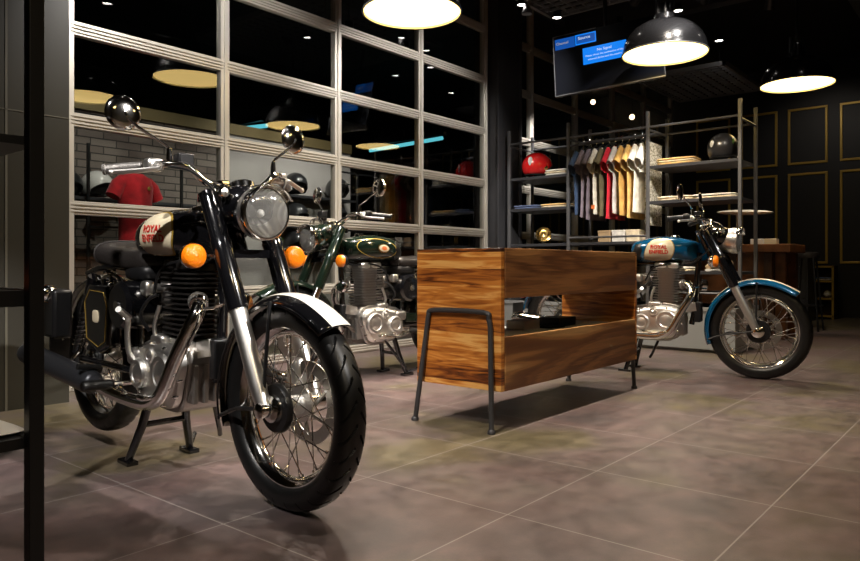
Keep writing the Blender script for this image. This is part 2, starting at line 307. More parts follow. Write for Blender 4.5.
# far wall mouldings
yf = [4.04, 3.35, 2.67, 1.98, 1.29, .60, -.09]
n = 3
for i, y in enumerate(yf):
    y = y*S/.93
    for z0, z1 in ((2.26*S/.93, 3.10*S/.93), (.80, 2.13*S/.93)):
        f = MB(); wd = .535*S/.93; t = .035; X0 = XF-.022; 
        f.bb((X0, y-wd, z0), (XF, y, z0+t)).bb((X0, y-wd, z1-t), (XF, y, z1)).bb((X0, y-wd, z0+t), (XF, y-wd+t, z1-t)).bb((X0, y-t, z0+t), (XF, y, z1-t))
        f.build('trim_%d' % n, 'gold', smooth=0, bevel=.006, kind='structure'); n += 1
# ceiling beams
for k, (a, b) in enumerate((((3.2, -1.2, 3.5), (3.35, WY-.3, 3.7)), ((7.6, -1.2, 3.5), (7.75, WY-.3, 3.7)), ((1.0, 1.2, 3.45), (XF-.2, 1.32, 3.6)))):
    MB().bb(a, (b[0], b[1], CZ)).build('trim_%d' % (n+k), 'dsteel', smooth=0, kind='structure')

# ------------------------------------------------------------------ sales counter
def counter():
    x0, x1, y0, y1 = 2.83*S, 4.40*S, 1.899*S, 2.426*S; z0, zt = .198*S, .887*S; ub, lt = .645*S, .458*S
    t = thing('display_counter', 'reclaimed wood display counter with open middle and bent steel tube legs', 'counter', ((x0+x1)/2, (y0+y1)/2, 0))
    hx, hy = (x1-x0)/2, (y1-y0)/2; p = .03
    MB().bb((-hx, -hy, z0), (-hx+p, hy, zt)).build('end_panel', 'stave', t, smooth=0, bevel=.002)
    MB().bb((hx-p, -hy, z0), (hx, hy, zt)).build('end_panel', 'stave', t, smooth=0, bevel=.002)
    MB().bb((-hx+p+.001, -hy-.004, ub), (hx-p-.001, -hy+.022, zt)).build('front_board', 'board_a', t, smooth=0, bevel=.002)
    MB().bb((-hx+p+.001, -hy-.004, z0), (hx-p-.001, -hy+.022, lt)).build('front_board', 'board_b', t, smooth=0, bevel=.002)
    MB().bb((-hx+p, -hy+.022, zt-.03), (hx-p, hy, zt-.002)).build('top', 'board_a', t, smooth=0)
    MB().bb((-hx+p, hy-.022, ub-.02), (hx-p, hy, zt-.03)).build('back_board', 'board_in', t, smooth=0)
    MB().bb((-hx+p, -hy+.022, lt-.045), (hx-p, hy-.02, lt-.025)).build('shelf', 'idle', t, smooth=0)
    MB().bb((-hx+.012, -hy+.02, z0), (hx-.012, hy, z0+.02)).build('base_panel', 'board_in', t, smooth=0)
    for sx in (-1, 1):
        X = sx*(hx+.012); zz = .575*S; yA, yB = -hy-.01, hy-.03
        fy, by = -hy+.03, hy-.015
        pts = [(X+sx*.02, fy, 0), (X, fy+.02, zz-.07)]
        c = [(X, fy+.03, zz-.03), (X, fy+.06, zz)]
        pts += c+[(X, by-.105, zz), (X, by-.07, zz-.03), (X, by-.06, zz-.08), (X+sx*.02, by, 0)]
        pp = [Vector(pts[0])]+smoothp(pts[1:-1], 5)+[Vector(pts[-1])]
        g = MB().tube(pp, .0125, 12); 
        for q in (pts[0], pts[-1]): g.lathe([(0, .019), (.012, .019), (.02, .0125)], (q[0], q[1], 0), (0, 0, 1), 12, cap=True)
        g.build('leg_frame', 'dsteel', t)
    return t
counter()
# small things on the counter's inner shelf
cz = .458*S-.025
cX, cY = 3.46, 2.08
o = MB().box((0, 0, .006), (.15, .08, .012)).build('mobile_phone', 'screen', smooth=0, bevel=.003); o.location = (cX+.12, cY-.03, cz); tag(o, 'black phone lying flat inside the wooden counter opening', 'phone')
o = MB().box((0, 0, .025), (.16, .12, .05)).build('paper_stack', 'idle', smooth=0, bevel=.003); o.location = (cX-.05, cY+.06, cz); tag(o, 'white paper stack inside the wooden counter opening', 'paper')
o = MB().box((0, 0, .025), (.2, .14, .05)).build('catalogue', M['screen'], smooth=0, bevel=.002); o.location = (cX+.28, cY+.03, cz); tag(o, 'dark glossy catalogue pile right of the phone inside the counter opening', 'catalogue')

# ------------------------------------------------------------------ lamps
def pendant(first=None, loc=None, label=''):
    t = thing('pendant_lamp', label, 'lamp', loc, 0, 'black dome pendant lamps'); r = .332; h = .27
    prof = [(r*1.0, 0), (r*1.0, .0), (r*.99, .03), (r*.955, .085), (r*.87, .145), (r*.74, .195), (r*.55, .235), (r*.36, .258), (r*.24, .27), (r*.24, .31), (.05, .32), (.05, .40), (.02, .41)]
    MB().lathe([(z, q) for q, z in prof], n=56).build('shade', 'lampblk', t, 60)
    MB().lathe([(z-.004, max(q-.006, .02)) for q, z in prof[1:10]], n=56).build('shade_lining', 'shadein', t, 60)
    MB().tube([(r*cos(a*2*pi/56), r*sin(a*2*pi/56), 0) for a in range(56)], .006, 8, loop=True).build('rim', 'gsteel', t)
    MB().lathe([(.010, 0.001), (.010, r*.975)], n=56).build('diffuser', 'lampglow', t)
    for q in (-.055, .055): MB().tube([(q*.637, -q*.771, .30), (q*.637, -q*.771, .46)], .021, 12).build('socket_stem', 'black_m', t)
    MB().tube([(0, 0, .40), (0, 0, CZ-loc[2])], .012, 8).build('hanging_rod', 'black_m', t)
    return t
lamps = [((3.779*S, 3.286*S, 2.587*S), 'large dome pendant lamp at top centre, cut by the picture edge, above the counter'), ((5.85*S, 2.28*S, 2.577*S), 'dome pendant lamp hanging just right of the television'), ((7.975*S, 1.733*S, 2.65*S), 'farthest dome pendant lamp, hanging in front of the gold wall frames'), ((3.5*S, 1.73*S, 2.6*S), 'x')]
L0 = None
for i, (p, lb) in enumerate(lamps[:3]): pendant(None, p, lb)
# the reflected neighbour lamp hangs just out of the picture
pendant(None, lamps[3][0], 'dome pendant lamp outside the picture, seen mirrored in the left glass panes')
lamps += [((.3, -.5, 2.48), ''), ((3.2, -.7, 2.48), '')]  # two unseen pendants added to light the bike front and fill chrome reflections
pendant(None, lamps[4][0], 'added dome pendant lamp behind the viewer, for the chrome headlight to mirror'); pendant(None, lamps[5][0], 'added dome pendant lamp right of the viewer, outside the picture')
def area(name, loc, size, power, color, rot=(0, 0, 0), shape='DISK', sy=None, spread=None):
    d = bpy.data.lights.new(name, 'AREA'); d.shape = shape; d.size = size; d.energy = power; d.color = color; d.spread = spread or pi
    if sy: d.size_y = sy
    o = bpy.data.objects.new(name, d); col.objects.link(o); o.location = loc; o.rotation_euler = rot; return o
def spot(name, loc, target, power, color, angle, blend=.6, r=.04):
    d = bpy.data.lights.new(name, 'SPOT'); d.energy = power; d.color = color; d.spot_size = radians(angle); d.spot_blend = blend; d.shadow_soft_size = r
    o = bpy.data.objects.new(name, d); col.objects.link(o); o.location = loc; o.rotation_euler = (Vector(target)-Vector(loc)).to_track_quat('-Z', 'Y').to_euler(); return o
WARM = (1, .88, .74); NEUT = (1, .95, .90)
for k, (p, lb) in enumerate(lamps): area('pendant_light', (p[0], p[1], p[2]+.006), .26, (38, 27, 7, 27, 18, 3)[k], WARM, spread=radians(125))

# downlights (real fittings with a light each)
def downlight(x, y, z, label, power=0, tgt=None):
    t = thing('downlight', label, 'downlight', (x, y, z), 0, 'round recessed downlights')
    MB().lathe([(0, .058), (-.012, .06), (-.012, .045), (.0, .04), (.06, .04)], n=24).build('trim_ring', 'black_m', t)
    MB().lathe([(-.004, .001), (-.004, .042)], n=24).build('diffuser', 'dl', t)
    if power: spot('downlight_beam', (x, y, z-.03), tgt or (x, y, 0), power, NEUT, 75, .8, .05)
def at(px, py, z):
    tt = (z-H)*711/(266-py); r = (px-430)/711*tt; return .771*tt+.637*r, .637*tt-.771*r
zc = 3.3
for px, py, lb in ((557, 17, 'small round downlight in the ceiling grid left above the television'), (620, 23, 'small round downlight directly above the television top edge'), (719, 40, 'small round downlight between the two right pendant lamps'), (522, 4, 'small round downlight at the top beside the dark steel column'), (678, 10, 'small round downlight above the middle pendant lamp, near its rods')):
    x, y = at(px, py, zc); downlight(x, y, zc, lb)
for i, (x, y) in enumerate(((2.2, 3.3), (4.2, 3.55), (5.2, 2.9), (3.3, 2.2), (4.4, 1.3), (6.4, 1.1), (8.2, 3.4), (1.6, 1.9))):
    if i in (6,): continue
    downlight(x, y, zc, 'small round downlight outside the picture, mirrored in the glass panes')
# ceiling grids
def grid(x0, x1, y0, y1, z, lb, st=.115):
    t = thing('ceiling_grid', lb, 'ceiling panel', ((x0+x1)/2, (y0+y1)/2, z), 0, 'suspended open grid ceiling panels'); a, b = (x1-x0)/2, (y1-y0)/2
    MB().bb((-a, -b, 0), (a, -b+.04, .05)).bb((-a, b-.04, 0), (a, b, .05)).bb((-a, -b, 0), (-a+.04, b, .05)).bb((a-.04, -b, 0), (a, b, .05)).build('frame', M['grid'], t, smooth=0)
    g = MB(); k = -a+st
    while k < a-.03: g.bb((k-.006, -b+.04, .005), (k+.006, b-.04, .03)); k += st
    k = -b+st
    while k < b-.03: g.bb((-a+.04, k-.006, .008), (a-.04, k+.006, .033)); k += st
    g.build('lattice', M['grid'], t, smooth=0)
    r = MB()
    for sx in (-1, 1):
        for sy in (-1, 1): r.tube([(sx*(a-.1), sy*(b-.1), .04), (sx*(a-.1), sy*(b-.1), CZ-z)], .004, 6)
    r.build('hanger_wire', 'black_m', t)
M['grid'] = mat('grey_grid_metal', (.22, .22, .23), .5, .3)
grid(4.5, 6.55, 1.7, 3.75, 3.34, 'suspended grid ceiling panel over the television')
grid(8.35, 9.9, 2.55, 3.65, 3.05, 'suspended grid ceiling panel between the middle and farthest pendant lamps')

# sprinkler-like detector near television
x, y = at(527, 14, 3.2); o = MB().lathe([(0, .05), (.03, .05), (.05, .035), (.10, .03), (.13, .05), (.15, .03)], n=20, cap=True).tube([(0, 0, .15), (0, 0, .65)], .012, 8).build('ceiling_sensor', 'gsteel'); o.location = (x, y, 3.2); tag(o, 'small grey ceiling sensor hanging left of the television', 'sensor')

# ------------------------------------------------------------------ television
def tv():
    tt = 6.65*S/.93*.93; r = (607-430)/711*tt; X, Y = .771*tt+.637*r, .637*tt-.771*r; Z = H+(266-56)/711*tt
    # horizontal direction of the screen (camera frame: right .864, back .502)
    t = thing('television', 'wall screen television hanging below the ceiling, dark with blue message panels', 'television', (X, Y, Z))
    R_, F_ = .905, -.425        # screen's right edge direction in camera axes
    dx, dy = .771*F_+.637*R_, .637*F_-.771*R_
    yaw = atan2(dy, dx); t.rotation_euler = (radians(-9), radians(-5), yaw)
    w, h = .485, .295
    MB().bb((-w, 0, -h), (w, .035, h)).build('housing', 'black_m', t, smooth=0, bevel=.006)
    MB().bb((-w+.012, -.003, -h+.018), (w-.012, .001, h-.012)).build('screen', 'screen', t, smooth=0)
    MB().bb((-w, -.006, -h), (w, .001, -h+.008)).bb((-w, -.006, h-.005), (-w+.4, .001, h)).bb((-w, -.006, -h), (-w+.005, .001, h)).build('bezel_strip', 'gsteel', t, smooth=0)
    def q(a, b, c, d, m, nm_, yy=-.005): return MB().bb((-w+2*w*a, yy, h-2*h*d), (-w+2*w*b, yy+.002, h-2*h*c)).build(nm_, m, t, smooth=0)
    q(.02, .21, .06, .235, 'screen_navy', 'message_panel'); q(.215, .41, .055, .225, 'screen_blue', 'message_panel'); q(.225, .40, .075, .205, 'screen_navy', 'message_panel', -.0065)
    q(.28, .68, .30, .57, 'screen_blue', 'message_panel')
    def tx(s, a, b, size, m):
        vs, fs = text_mesh(s, size); MB().add([(x-w+2*w*a, -.0085, z+h-2*h*b) for x, z, _ in vs], fs).build('screen_text', m, t, smooth=0)
    tx('Channel', .09, .14, .035, 'screen_tan'); tx('Source', .30, .125, .04, 'screen_white')
    tx('No Signal', .48, .37, .034, 'screen_white'); tx('Please check the connection of the', .48, .44, .024, 'screen_white'); tx('external device and the source', .48, .50, .024, 'screen_white')
    MB().tube([(0, .05, .1), (0, .05, CZ-Z+.1)], .02, 10).box((0, .04, 0), (.3, .04, .2)).build('mount', 'black_m', t)
tv()

# ------------------------------------------------------------------ rack and clothes
RX0, RX1 = 6.8*S, 7.3*S; RY = [1.95*S, 2.82*S, 3.70*S, 4.45*S]
zt = 2.33*S; zrl = 2.175*S; sh = [1.79*S, 1.44*S, .75*S]; PL = .42*S
def rack():
    t = thing('clothes_rack', 'tall steel tube clothes rack with three bays and shelves', 'rack', (RX0, RY[0], 0)); O = V(RX0, RY[0], 0)
    for X in (RX0, RX1):
        for y in RY:
            b = MB().bb((X-.015, y-.015, PL), (X+.015, y+.015, zt)); b.v = [tuple(Vector(v)-O) for v in b.v]; b.build('post', 'rsteel', t, smooth=0, bevel=.003)
    def bar(a, b_, r=.011, nm_='rail'):
        g = MB().tube([Vector(a)-O, Vector(b_)-O], r, 8); g.build(nm_, 'rsteel', t)
    for X in (RX0, RX1):
        bar((X, RY[0], zrl), (X, RY[3], zrl))
        bar((X, RY[1], 1.1*S), (X, RY[2], 1.1*S)); bar((X, RY[0], .52), (X, RY[3], .52))
    for y in RY: bar((RX0, y, zrl-.02), (RX1, y, zrl-.02))
    xm = (RX0+RX1)/2; bar((xm, RY[1], zrl-.03), (xm, RY[2], zrl-.03), .013, 'hanging_rail')
    def shelf(a, b_, z): g = MB().bb((RX0-.0, a+.018, z-.028), (RX1+.0, b_-.018, z)); g.v = [tuple(Vector(v)-O) for v in g.v]; g.build('shelf', 'dsteel', t, smooth=0, bevel=.002)
    for z in sh: shelf(RY[0], RY[1], z)
    for z in (sh[0], sh[1], 1.0): shelf(RY[2], RY[3], z)
    shelf(RY[1], RY[2], 1.07*S-.02)
rack()
MB().bb((RX0-.14, RY[0]-.0, .03), (RX1+.08, RY[3]-.02, PL)).bb((RX0-.10, RY[0]+.02, 0), (RX1+.04, RY[3]-.04, .03)).bb((RX0-.15, RY[0]-.01, PL-.035), (RX1+.09, RY[3]-.01, PL)).build('display_plinth', 'gplinth', smooth=0, bevel=.003, label='long low grey plinth under the clothes rack', cat='plinth')

def tshirt(c, label, y, wd=.44, ln=.62, seed=0, mark=None, sl=.17, long=False):
    rnd = random.Random(seed); xm = (RX0+RX1)/2; zs = zrl-.115
    t = thing('t_shirt', label, 'shirt', (xm, y, zs), rnd.uniform(-.04, .04), 'shirts hanging on the rack')
    m = c
    b = MB(); rings = []; n = 28
    for i in range(15):
        f = i/14; z = .0-ln*f
        if f < .08: hw = .07+(wd/2-.07)*sqrt(max(f/.10, 0)); th = .014+.012*f/.08
        else: hw = wd/2*(1+.04*f); th = .026+.006*sin(f*4+seed)
        ring = []
        for k in range(n):
            a = 2*pi*k/n; fold = 1+.22*sin(5*a+seed+f*2.0)*f+.12*sin(9*a+seed*2)*f
            ring.append((hw*cos(a), th*sin(a)*fold+.006*sin(f*5+seed), z-.035*abs(cos(a))**2*(1-f)*(1 if f < .3 else 0)))
        rings.append(ring)
    b.loft(rings, cap=False)
    for sg in (-1, 1):
        rg = []
        for i in range(7):
            f = i/6; cx = sg*(wd/2-.055+ (.115)*f); cz = -.06-.17*f*1.0; R = .052+.02*f
            rg.append([(cx+R*cos(2*pi*k/14)*.85*sg*1.0*.9, .50*R*sin(2*pi*k/14)*(1+.12*sin(3*k+seed)), cz+R*cos(2*pi*k/14)*.75*1.0) for k in range(14)])
        b.loft(rg, cap=False)
    b.build('garment', m, t, 60)
    MB().tube([(.075*cos(a/16*2*pi), .028*sin(a/16*2*pi), -.004) for a in range(16)], .007, 6, loop=True).build('collar', m, t)
    if mark: MB().bb((-wd/2-.012, -.015, -ln+.05), (-wd/2-.004, .02, -ln+.09)).build('hem_tab', M['orange'], t, smooth=0)
    h = thing('clothes_hanger', 'black hanger holding the ' + label, 'hanger', (xm, y, zs), t.rotation_euler[2], 'black hangers on the rack')
    MB().tube(smoothp([(-.17, 0, -.045), (-.05, 0, .02), (0, 0, .035), (.05, 0, .02), (.17, 0, -.045)], 4), .007, 8).build('shoulder_bar', 'black_m', h)
    MB().tube(smoothp([(0, 0, .03), (0, 0, .07), (.02, 0, .09), (.0, 0, .112), (-.02, 0, .098)], 4), .003, 6).build('hook', 'chrome', h)
cl = [((.035, .07, .15), 'navy blue t-shirt, leftmost on the rack'), ((.24, .20, .25), 'lilac t-shirt second from the left on the rack'), ((.17, .14, .175), 'mauve grey t-shirt third from the left on the rack'), ((.72, .68, .58), 'off-white t-shirt with orange hem tab, fourth from the left'), ((.13, .11, .055), 'olive green t-shirt between the white and red ones'),
      ((.62, .008, .03), 'bright red t-shirt on the rack'), ((.58, .54, .52), 'pale grey t-shirt directly right of the red one'), ((.62, .36, .09), 'mustard t-shirt right of the pale grey one'), ((.72, .46, .14), 'yellow ochre t-shirt next to the white ones'), ((.80, .76, .66), 'cream white t-shirt beside the rack post')]
ys = [RY[2]-.055-.0705*i for i in range(10)]
for i, ((c, lb), y) in enumerate(zip(cl, ys)): tshirt(cloth('cotton_%d' % i, c), lb, y, seed=i*1.7, ln=.68+.05*((i*7) % 3)/2, mark=(i == 3))
tshirt(cloth('cotton_white', (.8, .78, .72)), 'white shirt over patterned cloth, rightmost on the rack', RY[1]+.088, seed=22, ln=.3)
pat = mesh_cloth('patterned_cloth', (.62, .58, .48), (.22, .20, .13))
g = MB(); rr = []
for i in range(10):
    f = i/9; rr.append([((.21)*cos(2*pi*k/24), (.018+.005*sin(k*2.1))*sin(2*pi*k/24)*(1+.3*sin(k*1.3)*f), -.80*f) for k in range(24)])
g.loft(rr); o = g.build('patterned_scarf', pat, None, 60); o.location = ((RX0+RX1)/2, RY[1]+.042, zrl-.12); tag(o, 'long patterned grey green cloth hanging below the white shirt by the rack post', 'scarf')

def folded(n, name, m, label, x, y, z, w=.30, d=.24, h=.022, grp=None, rz=0, col_label=None):
    for i in range(n):
        b = MB(); rings = []
        b.blob((0, 0, h/2), (d/2, w/2, h/2), .5, .25, 28, 8).blob((-.006, 0, h*.28), (d/2, w/2-.004, h*.26), .6, .22, 28, 6)
        o = b.build(name, m[i % len(m)] if isinstance(m, list) else m, smooth=50); o.location = (x+.004*((i*3) % 3-1), y+.005*((i*5) % 3-1), z+i*h*.96); o.rotation_euler = (0, 0, rz+.03*((i*7) % 3-1))
        pos = {1: ['']} .get(n, None) or (['bottom one, ', 'top one, '] if n == 2 else ['bottom one, ', 'middle one, ', 'top one, '] if n == 3 else ['lowest, ', 'second lowest, ', 'second highest, ', 'topmost, '])
        tag(o, pos[i]+label, 'folded shirt', grp or 'folded shirts on the rack shelves')
xs_ = RX0+.15
cm, yl, bl, wt = cloth('cream_jersey', (.72, .62, .44)), cloth('yellow_jersey', (.72, .48, .18)), cloth('navy_jersey', (.10, .14, .26)), cloth('white_jersey', (.74, .72, .66))
folded(3, 'folded_shirt', [yl, cm, yl], 'folded yellow shirt beside the black helmet', xs_, RY[1]-.24, sh[0], .36, .26)
folded(2, 'folded_shirt', [cm, cm], 'folded cream shirt on the lower right shelf, left pile', xs_, RY[1]-.24, sh[1], .34, .25)
folded(2, 'folded_shirt', [cm, wt], 'folded white shirt on the lower right shelf, right pile', xs_, RY[0]+.24, sh[1], .38, .25)
folded(3, 'folded_shirt', [wt, cm, wt], 'folded white shirt beside the red helmet', xs_, RY[2]+.17, sh[0], .26, .25)
folded(2, 'folded_shirt', [cm, yl], 'folded pale yellow shirt on the lower left shelf', xs_, RY[2]+.19, sh[1], .33, .25)
folded(2, 'folded_shirt', [bl, bl], 'folded navy shirt at the far left of the lower shelf', xs_, RY[3]-.18, sh[1], .30, .25)
for i, (c, lb) in enumerate(((cm, 'small cream carton with dark print'), (wt, 'small white carton beside the cream one'), (M['shoe'], 'small tan carton nearest the rack post'))):
    o = MB().box((0, 0, .055), (.16, .13, .11)).box((0, 0, .107), (.165, .135, .02)).build('carton', c, smooth=0, bevel=.004); o.location = (RX0+.14, RY[1]+.18+.15*i, 1.07*S-.02); tag(o, lb+' under the hanging shirts', 'carton')
def shoe(x, y, z, rz, lb):
    t = thing('shoe', lb, 'shoe', (x, y, z), rz, 'pair of tan shoes')
    MB().loft([[(xx+0*k, wv*cos(a), .012+.012*sin(a)) for a in [2*pi*k/12 for k in range(12)]] for xx, wv in ((-.13, .025), (-.1, .036), (0, .034), (.08, .044), (.12, .03))]).build('sole', 'idle', t)
    MB().loft([[(xx, wv*cos(a), .022+hh/2+hh/2*sin(a)) for a in [2*pi*k/16 for k in range(16)]] for xx, wv, hh in ((-.125, .022, .05), (-.10, .034, .085), (-.04, .033, .085), (.02, .034, .06), (.08, .04, .042), (.118, .024, .028))]).build('upper', 'shoe', t, 60)
    MB().tube([(.0, -.02, .08), (.02, .02, .075), (.03, -.02, .066), (.045, .02, .06)], .003, 6).build('laces', 'white', t)
shoe(RX0+.14, RY[0]+.16, sh[2], pi, 'tan shoe nearer the corner post on the low rack shelf'); shoe(RX0+.14, RY[0]+.28, sh[2], pi, 'tan shoe of the pair, farther from the corner post')
folded(2, 'folded_shirt', [cm, wt], 'folded pale shirt on the low shelf beside the shoes', xs_, RY[1]-.22, sh[2], .34, .25)

def helmet(loc, rz, shell, label, marks='none', sc_=1.0, visor=True, grp=None):
    t = thing('helmet', label, 'helmet', loc, rz, grp)
    b = MB(); n = 36; rings = []
    a_, b_, c_ = .135*sc_, .118*sc_, .125*sc_
    for i in range(15):          # from crown down
        th = .05+(radians(127)-.05)*i/14; ring = []
        for k in range(n):
            ph = 2*pi*k/n; front = max(0, cos(ph))
            thl = th*(1-(.36*front**.8 if abs(ph if ph < pi else 2*pi-ph) < 1.25 else 0)*(i/14)**1.0)
            ring.append((a_*sin(thl)*cos(ph), b_*sin(thl)*sin(ph), .105*sc_+c_*cos(thl)*1.0))
        rings.append(ring)
    b.loft(rings, cap=False); b.add([(x, y, z) for x, y, z in rings[0]], [tuple(range(n))])
    b.build('shell', shell, t, 60, solid=.008)
    MB().tube(rings[-1], .006*sc_, 8, loop=True).build('edge_trim', 'lining', t)
    MB().lathe([(0, .001), (.0, .07*sc_), (.05*sc_, .095*sc_), (.10*sc_, .092*sc_), (.155*sc_, .055*sc_), (.17*sc_, .001)], (-.012, 0, .038*sc_), n=24).build('lining', 'lining', t)
    zo = -.03
    if marks == 'red':
        for k in (-1, 0, 1): MB().blob((a_*.80, k*.045, .20*sc_), (.008, .008, .008), nu=10, nv=6).build('press_stud', 'chrome', t)
        MB().blob((.03, -b_*.97, .105), (.028, .006, .026), nu=16, nv=8).build('round_badge', 'brass', t); MB().blob((.03, b_*.97, .105), (.028, .006, .026), nu=16, nv=8).build('round_badge', 'brass', t)
        MB().blob((-a_*.75, -b_*.62, .17), (.03, .012, .05), nu=12, nv=8).build('white_patch', 'white_mark', t)
    if marks == 'black':
        MB().blob((-a_*.62, -b_*.74, .165), (.034, .008, .026), nu=16, nv=8, R=Matrix.Rotation(.45, 3, 'Z').to_3x3()).build('green_badge', 'green_mark', t)
        MB().blob((-a_*.80, b_*.55, .15), (.014, .022, .035), nu=12, nv=8, R=Matrix.Rotation(-.4, 3, 'Z').to_3x3()).build('white_badge', 'white_mark', t)
        MB().bb((-.04, -b_-.004, .028), (.06, -b_+.008, .035)).build('side_stripe', 'white_mark', t)
    if marks == 'peak': MB().loft([[(a_*.80+xx*.07, yy*.09*(1-.25*xx), .185+.012*(1-yy*yy)-.01*xx) for yy in [-1+2*k/12 for k in range(13)]] for xx in (0, .5, 1)], closed=False).build('peak', shell, t, 60, solid=.005)
    return t
helmet((RX0+.18, RY[3]-.24, sh[0]), -.55, 'red_shell', 'red open-face helmet with round gold badge on the left rack shelf', 'red', 1.22)
helmet((RX0+.18, RY[0]+.2, sh[0]), .15, 'black_shell', 'black helmet with green and white badges on the right rack shelf', 'black', 1.12)
# round brass piece on low shelf
t = thing('brass_horn', 'round brass disc ornament standing on the low left rack shelf', 'ornament', (RX0+.12, RY[2]+.36, 1.0), pi+.75)
MB().lathe([(0, .001), (.012, .03), (.006, .05), (.02, .075), (.0, .085), (-.03, .06), (-.09, .02)], (0, 0, .10), (1, 0, 0), 28).build('bell', 'brass', t); MB().lathe([(0, .04), (.01, .04), (.014, .008), (.09, .008)], (-.05, 0, 0), n=16, cap=True).build('stand', 'black_m', t)

# ------------------------------------------------------------------ reception desk area
def desk():
    x0, y0, y1, zt_ = 8.35*S, 1.93*S, 3.35*S, 1.04*S
    t = thing('reception_desk', 'reddish brown wooden reception desk behind the blue motorcycle', 'desk', (x0, y0, 0))
    MB().bb((-.06, -.06, zt_-.09), (.62, y1-y0, zt_)).build('desk_top', 'desk_wood', t, smooth=0, bevel=.01)
    MB().bb((0, .12, .05), (.04, y1-y0-.02, zt_-.09)).build('front_panel', 'desk_wood', t, smooth=0)
    for k in range(4): MB().bb((-.03, .12+.36*k, .0), (.0, .20+.36*k, zt_-.09)).build('front_batten', 'dark_wood', t, smooth=0, bevel=.004)
    MB().bb((.02, -.0, 0), (.12, .10, zt_-.09)).build('leg', 'desk_wood', t, smooth=0, bevel=.005)
    MB().bb((.45, -.0, 0), (.55, .10, zt_-.09)).build('leg', 'desk_wood', t, smooth=0, bevel=.005)
    MB().bb((.04, .10, .0), (.55, .13, zt_-.09)).build('side_panel', 'dark_wood', t, smooth=0)
    return x0, y0, zt_
dx0, dy0, dz = desk()
t = thing('desk_lamp', 'flat white desk lamp head on a thin stem on the reception desk', 'lamp', (dx0+.25, dy0+.55, dz))
MB().lathe([(0, .07), (.015, .07), (.02, .01)], n=20, cap=True).build('base', 'white', t); MB().tube([(0, 0, .015), (0, 0, .34)], .008, 8).build('stem', 'white', t)
MB().blob((0, -.08, .36), (.12, .30, .03), 1, .8, 28, 8, R=Matrix.Rotation(.04, 3, 'X').to_3x3()).build('shade', 'white', t)
for i, (dy, lb) in enumerate(((.16, 'small pale box at the desk end'), (.30, 'small cream box beside the pale one on the desk'))):
    o = MB().box((0, 0, .03), (.10, .12, .06)).build('small_box', 'idle' if i else 'cream', smooth=0, bevel=.003); o.location = (dx0+.12, dy0+dy, dz); tag(o, lb, 'box')
def stool(x, y):
    t = thing('stool', 'black stool with round padded seat at the right end of the desk', 'stool', (x, y, 0))
    MB().lathe([(.86, .001), (.86, .115), (.89, .125), (.92, .12), (.93, .10), (.935, .001)], n=28).build('seat', M['leather'], t)
    for k in range(4):
        a = pi/4+k*pi/2; MB().tube([(.11*cos(a), .11*sin(a), .86), (.2*cos(a), .2*sin(a), 0)], .011, 8).build('leg', 'black_m', t)
    MB().tube([(.165*cos(a*2*pi/24), .165*sin(a*2*pi/24), .3) for a in range(24)], .008, 6, loop=True).build('foot_ring', 'black_m', t)
stool(9.35, 1.92)
t = thing('filing_cabinet', 'dark grey cabinet between the desk and the gold-edged cubby', 'cabinet', (10.75, 2.2, 0))
MB().bb((0, 0, 0), (.45, .30, .89)).build('body', 'dsteel', t, smooth=0, bevel=.004)
for k in range(3): d = MB().bb((-.018, .02, .05+.275*k), (-.001, .28, .31+.275*k)).build('drawer', 'dsteel', t, smooth=0, bevel=.003); MB().bb((-.03, .10, .2+.275*k), (-.018, .20, .215+.275*k)).build('handle', 'gsteel', d, smooth=0)
t = thing('cubby_shelf', 'small open cubby shelf with gold front edges by the black wall', 'shelf unit', (11.5, 2.02, 0)); zc_ = .77; wc = .31
c = MB().bb((0, 0, 0), (.3, .03, zc_)).bb((0, wc-.03, 0), (.3, wc, zc_)).bb((.28, 0, 0), (.3, wc, zc_))
for z in (0.03, .28, .53, zc_-.03): c.bb((0, .0, z), (.3, wc, z+.03))
c.build('carcass', 'dark_wood', t, smooth=0)
c = MB().bb((-.012, -.002, 0), (0, .028, zc_)).bb((-.012, wc-.028, 0), (0, wc+.002, zc_))
for z in (.03, .28, .53, zc_-.03): c.bb((-.012, 0, z), (0, wc, z+.026))
c.build('front_edging', 'gold', t, smooth=0, bevel=.002)
folded(2, 'folded_towel', [wt, bl], 'pale folded towel inside the gold-edged cubby', 11.5+.12, 2.02+.155, .56, .2, .18, grp='towels in the cubby')
o = MB().blob((0, 0, .05), (.05, .05, .05)).build('small_ball', 'idle'); o.location = (11.6, 2.12, .31); tag(o, 'small pale ball on the middle cubby shelf', 'ball')

# ------------------------------------------------------------------ foreground rack at left edge
def near_rack():
    X, Y = .583*S, 1.493*S
    t = thing('display_rack', 'black steel display rack cut off at the left picture edge', 'rack', (X, Y, 0))
    ln, dp = .8, .42
    for a, b in ((0, 0), (0, ln), (-dp, 0), (-dp, ln)): MB().bb((a-.0135, b-.0135, 0), (a+.0135, b+.0135, 2.2)).build('post', 'black_m', t, smooth=0, bevel=.002)
    for z, th in ((1.055*S, .016), (.752*S, .03), (.462*S, .02)): MB().bb((-dp-.012, .012, z-th), (-.004, ln, z)).bb((-.012, .012, z-th), (.012, ln-.012, z+.002)).build('shelf', 'black_m', t, smooth=0)
    o = MB().blob((0, 0, .012), (.10, .06, .012), .5, .4, 24, 8).build('cap', 'orange'); o.location = (X-.10, Y+.20, .752*S+.001); tag(o, 'orange folded cap on the middle shelf of the left edge rack', 'cap')
    o = MB().blob((0, 0, .006), (.13, .08, .006), .5, .3, 24, 6).build('catalogue', 'idle'); o.location = (X-.12, Y+.12, .462*S); tag(o, 'white catalogue on the bottom shelf of the left edge rack', 'catalogue')
near_rack()

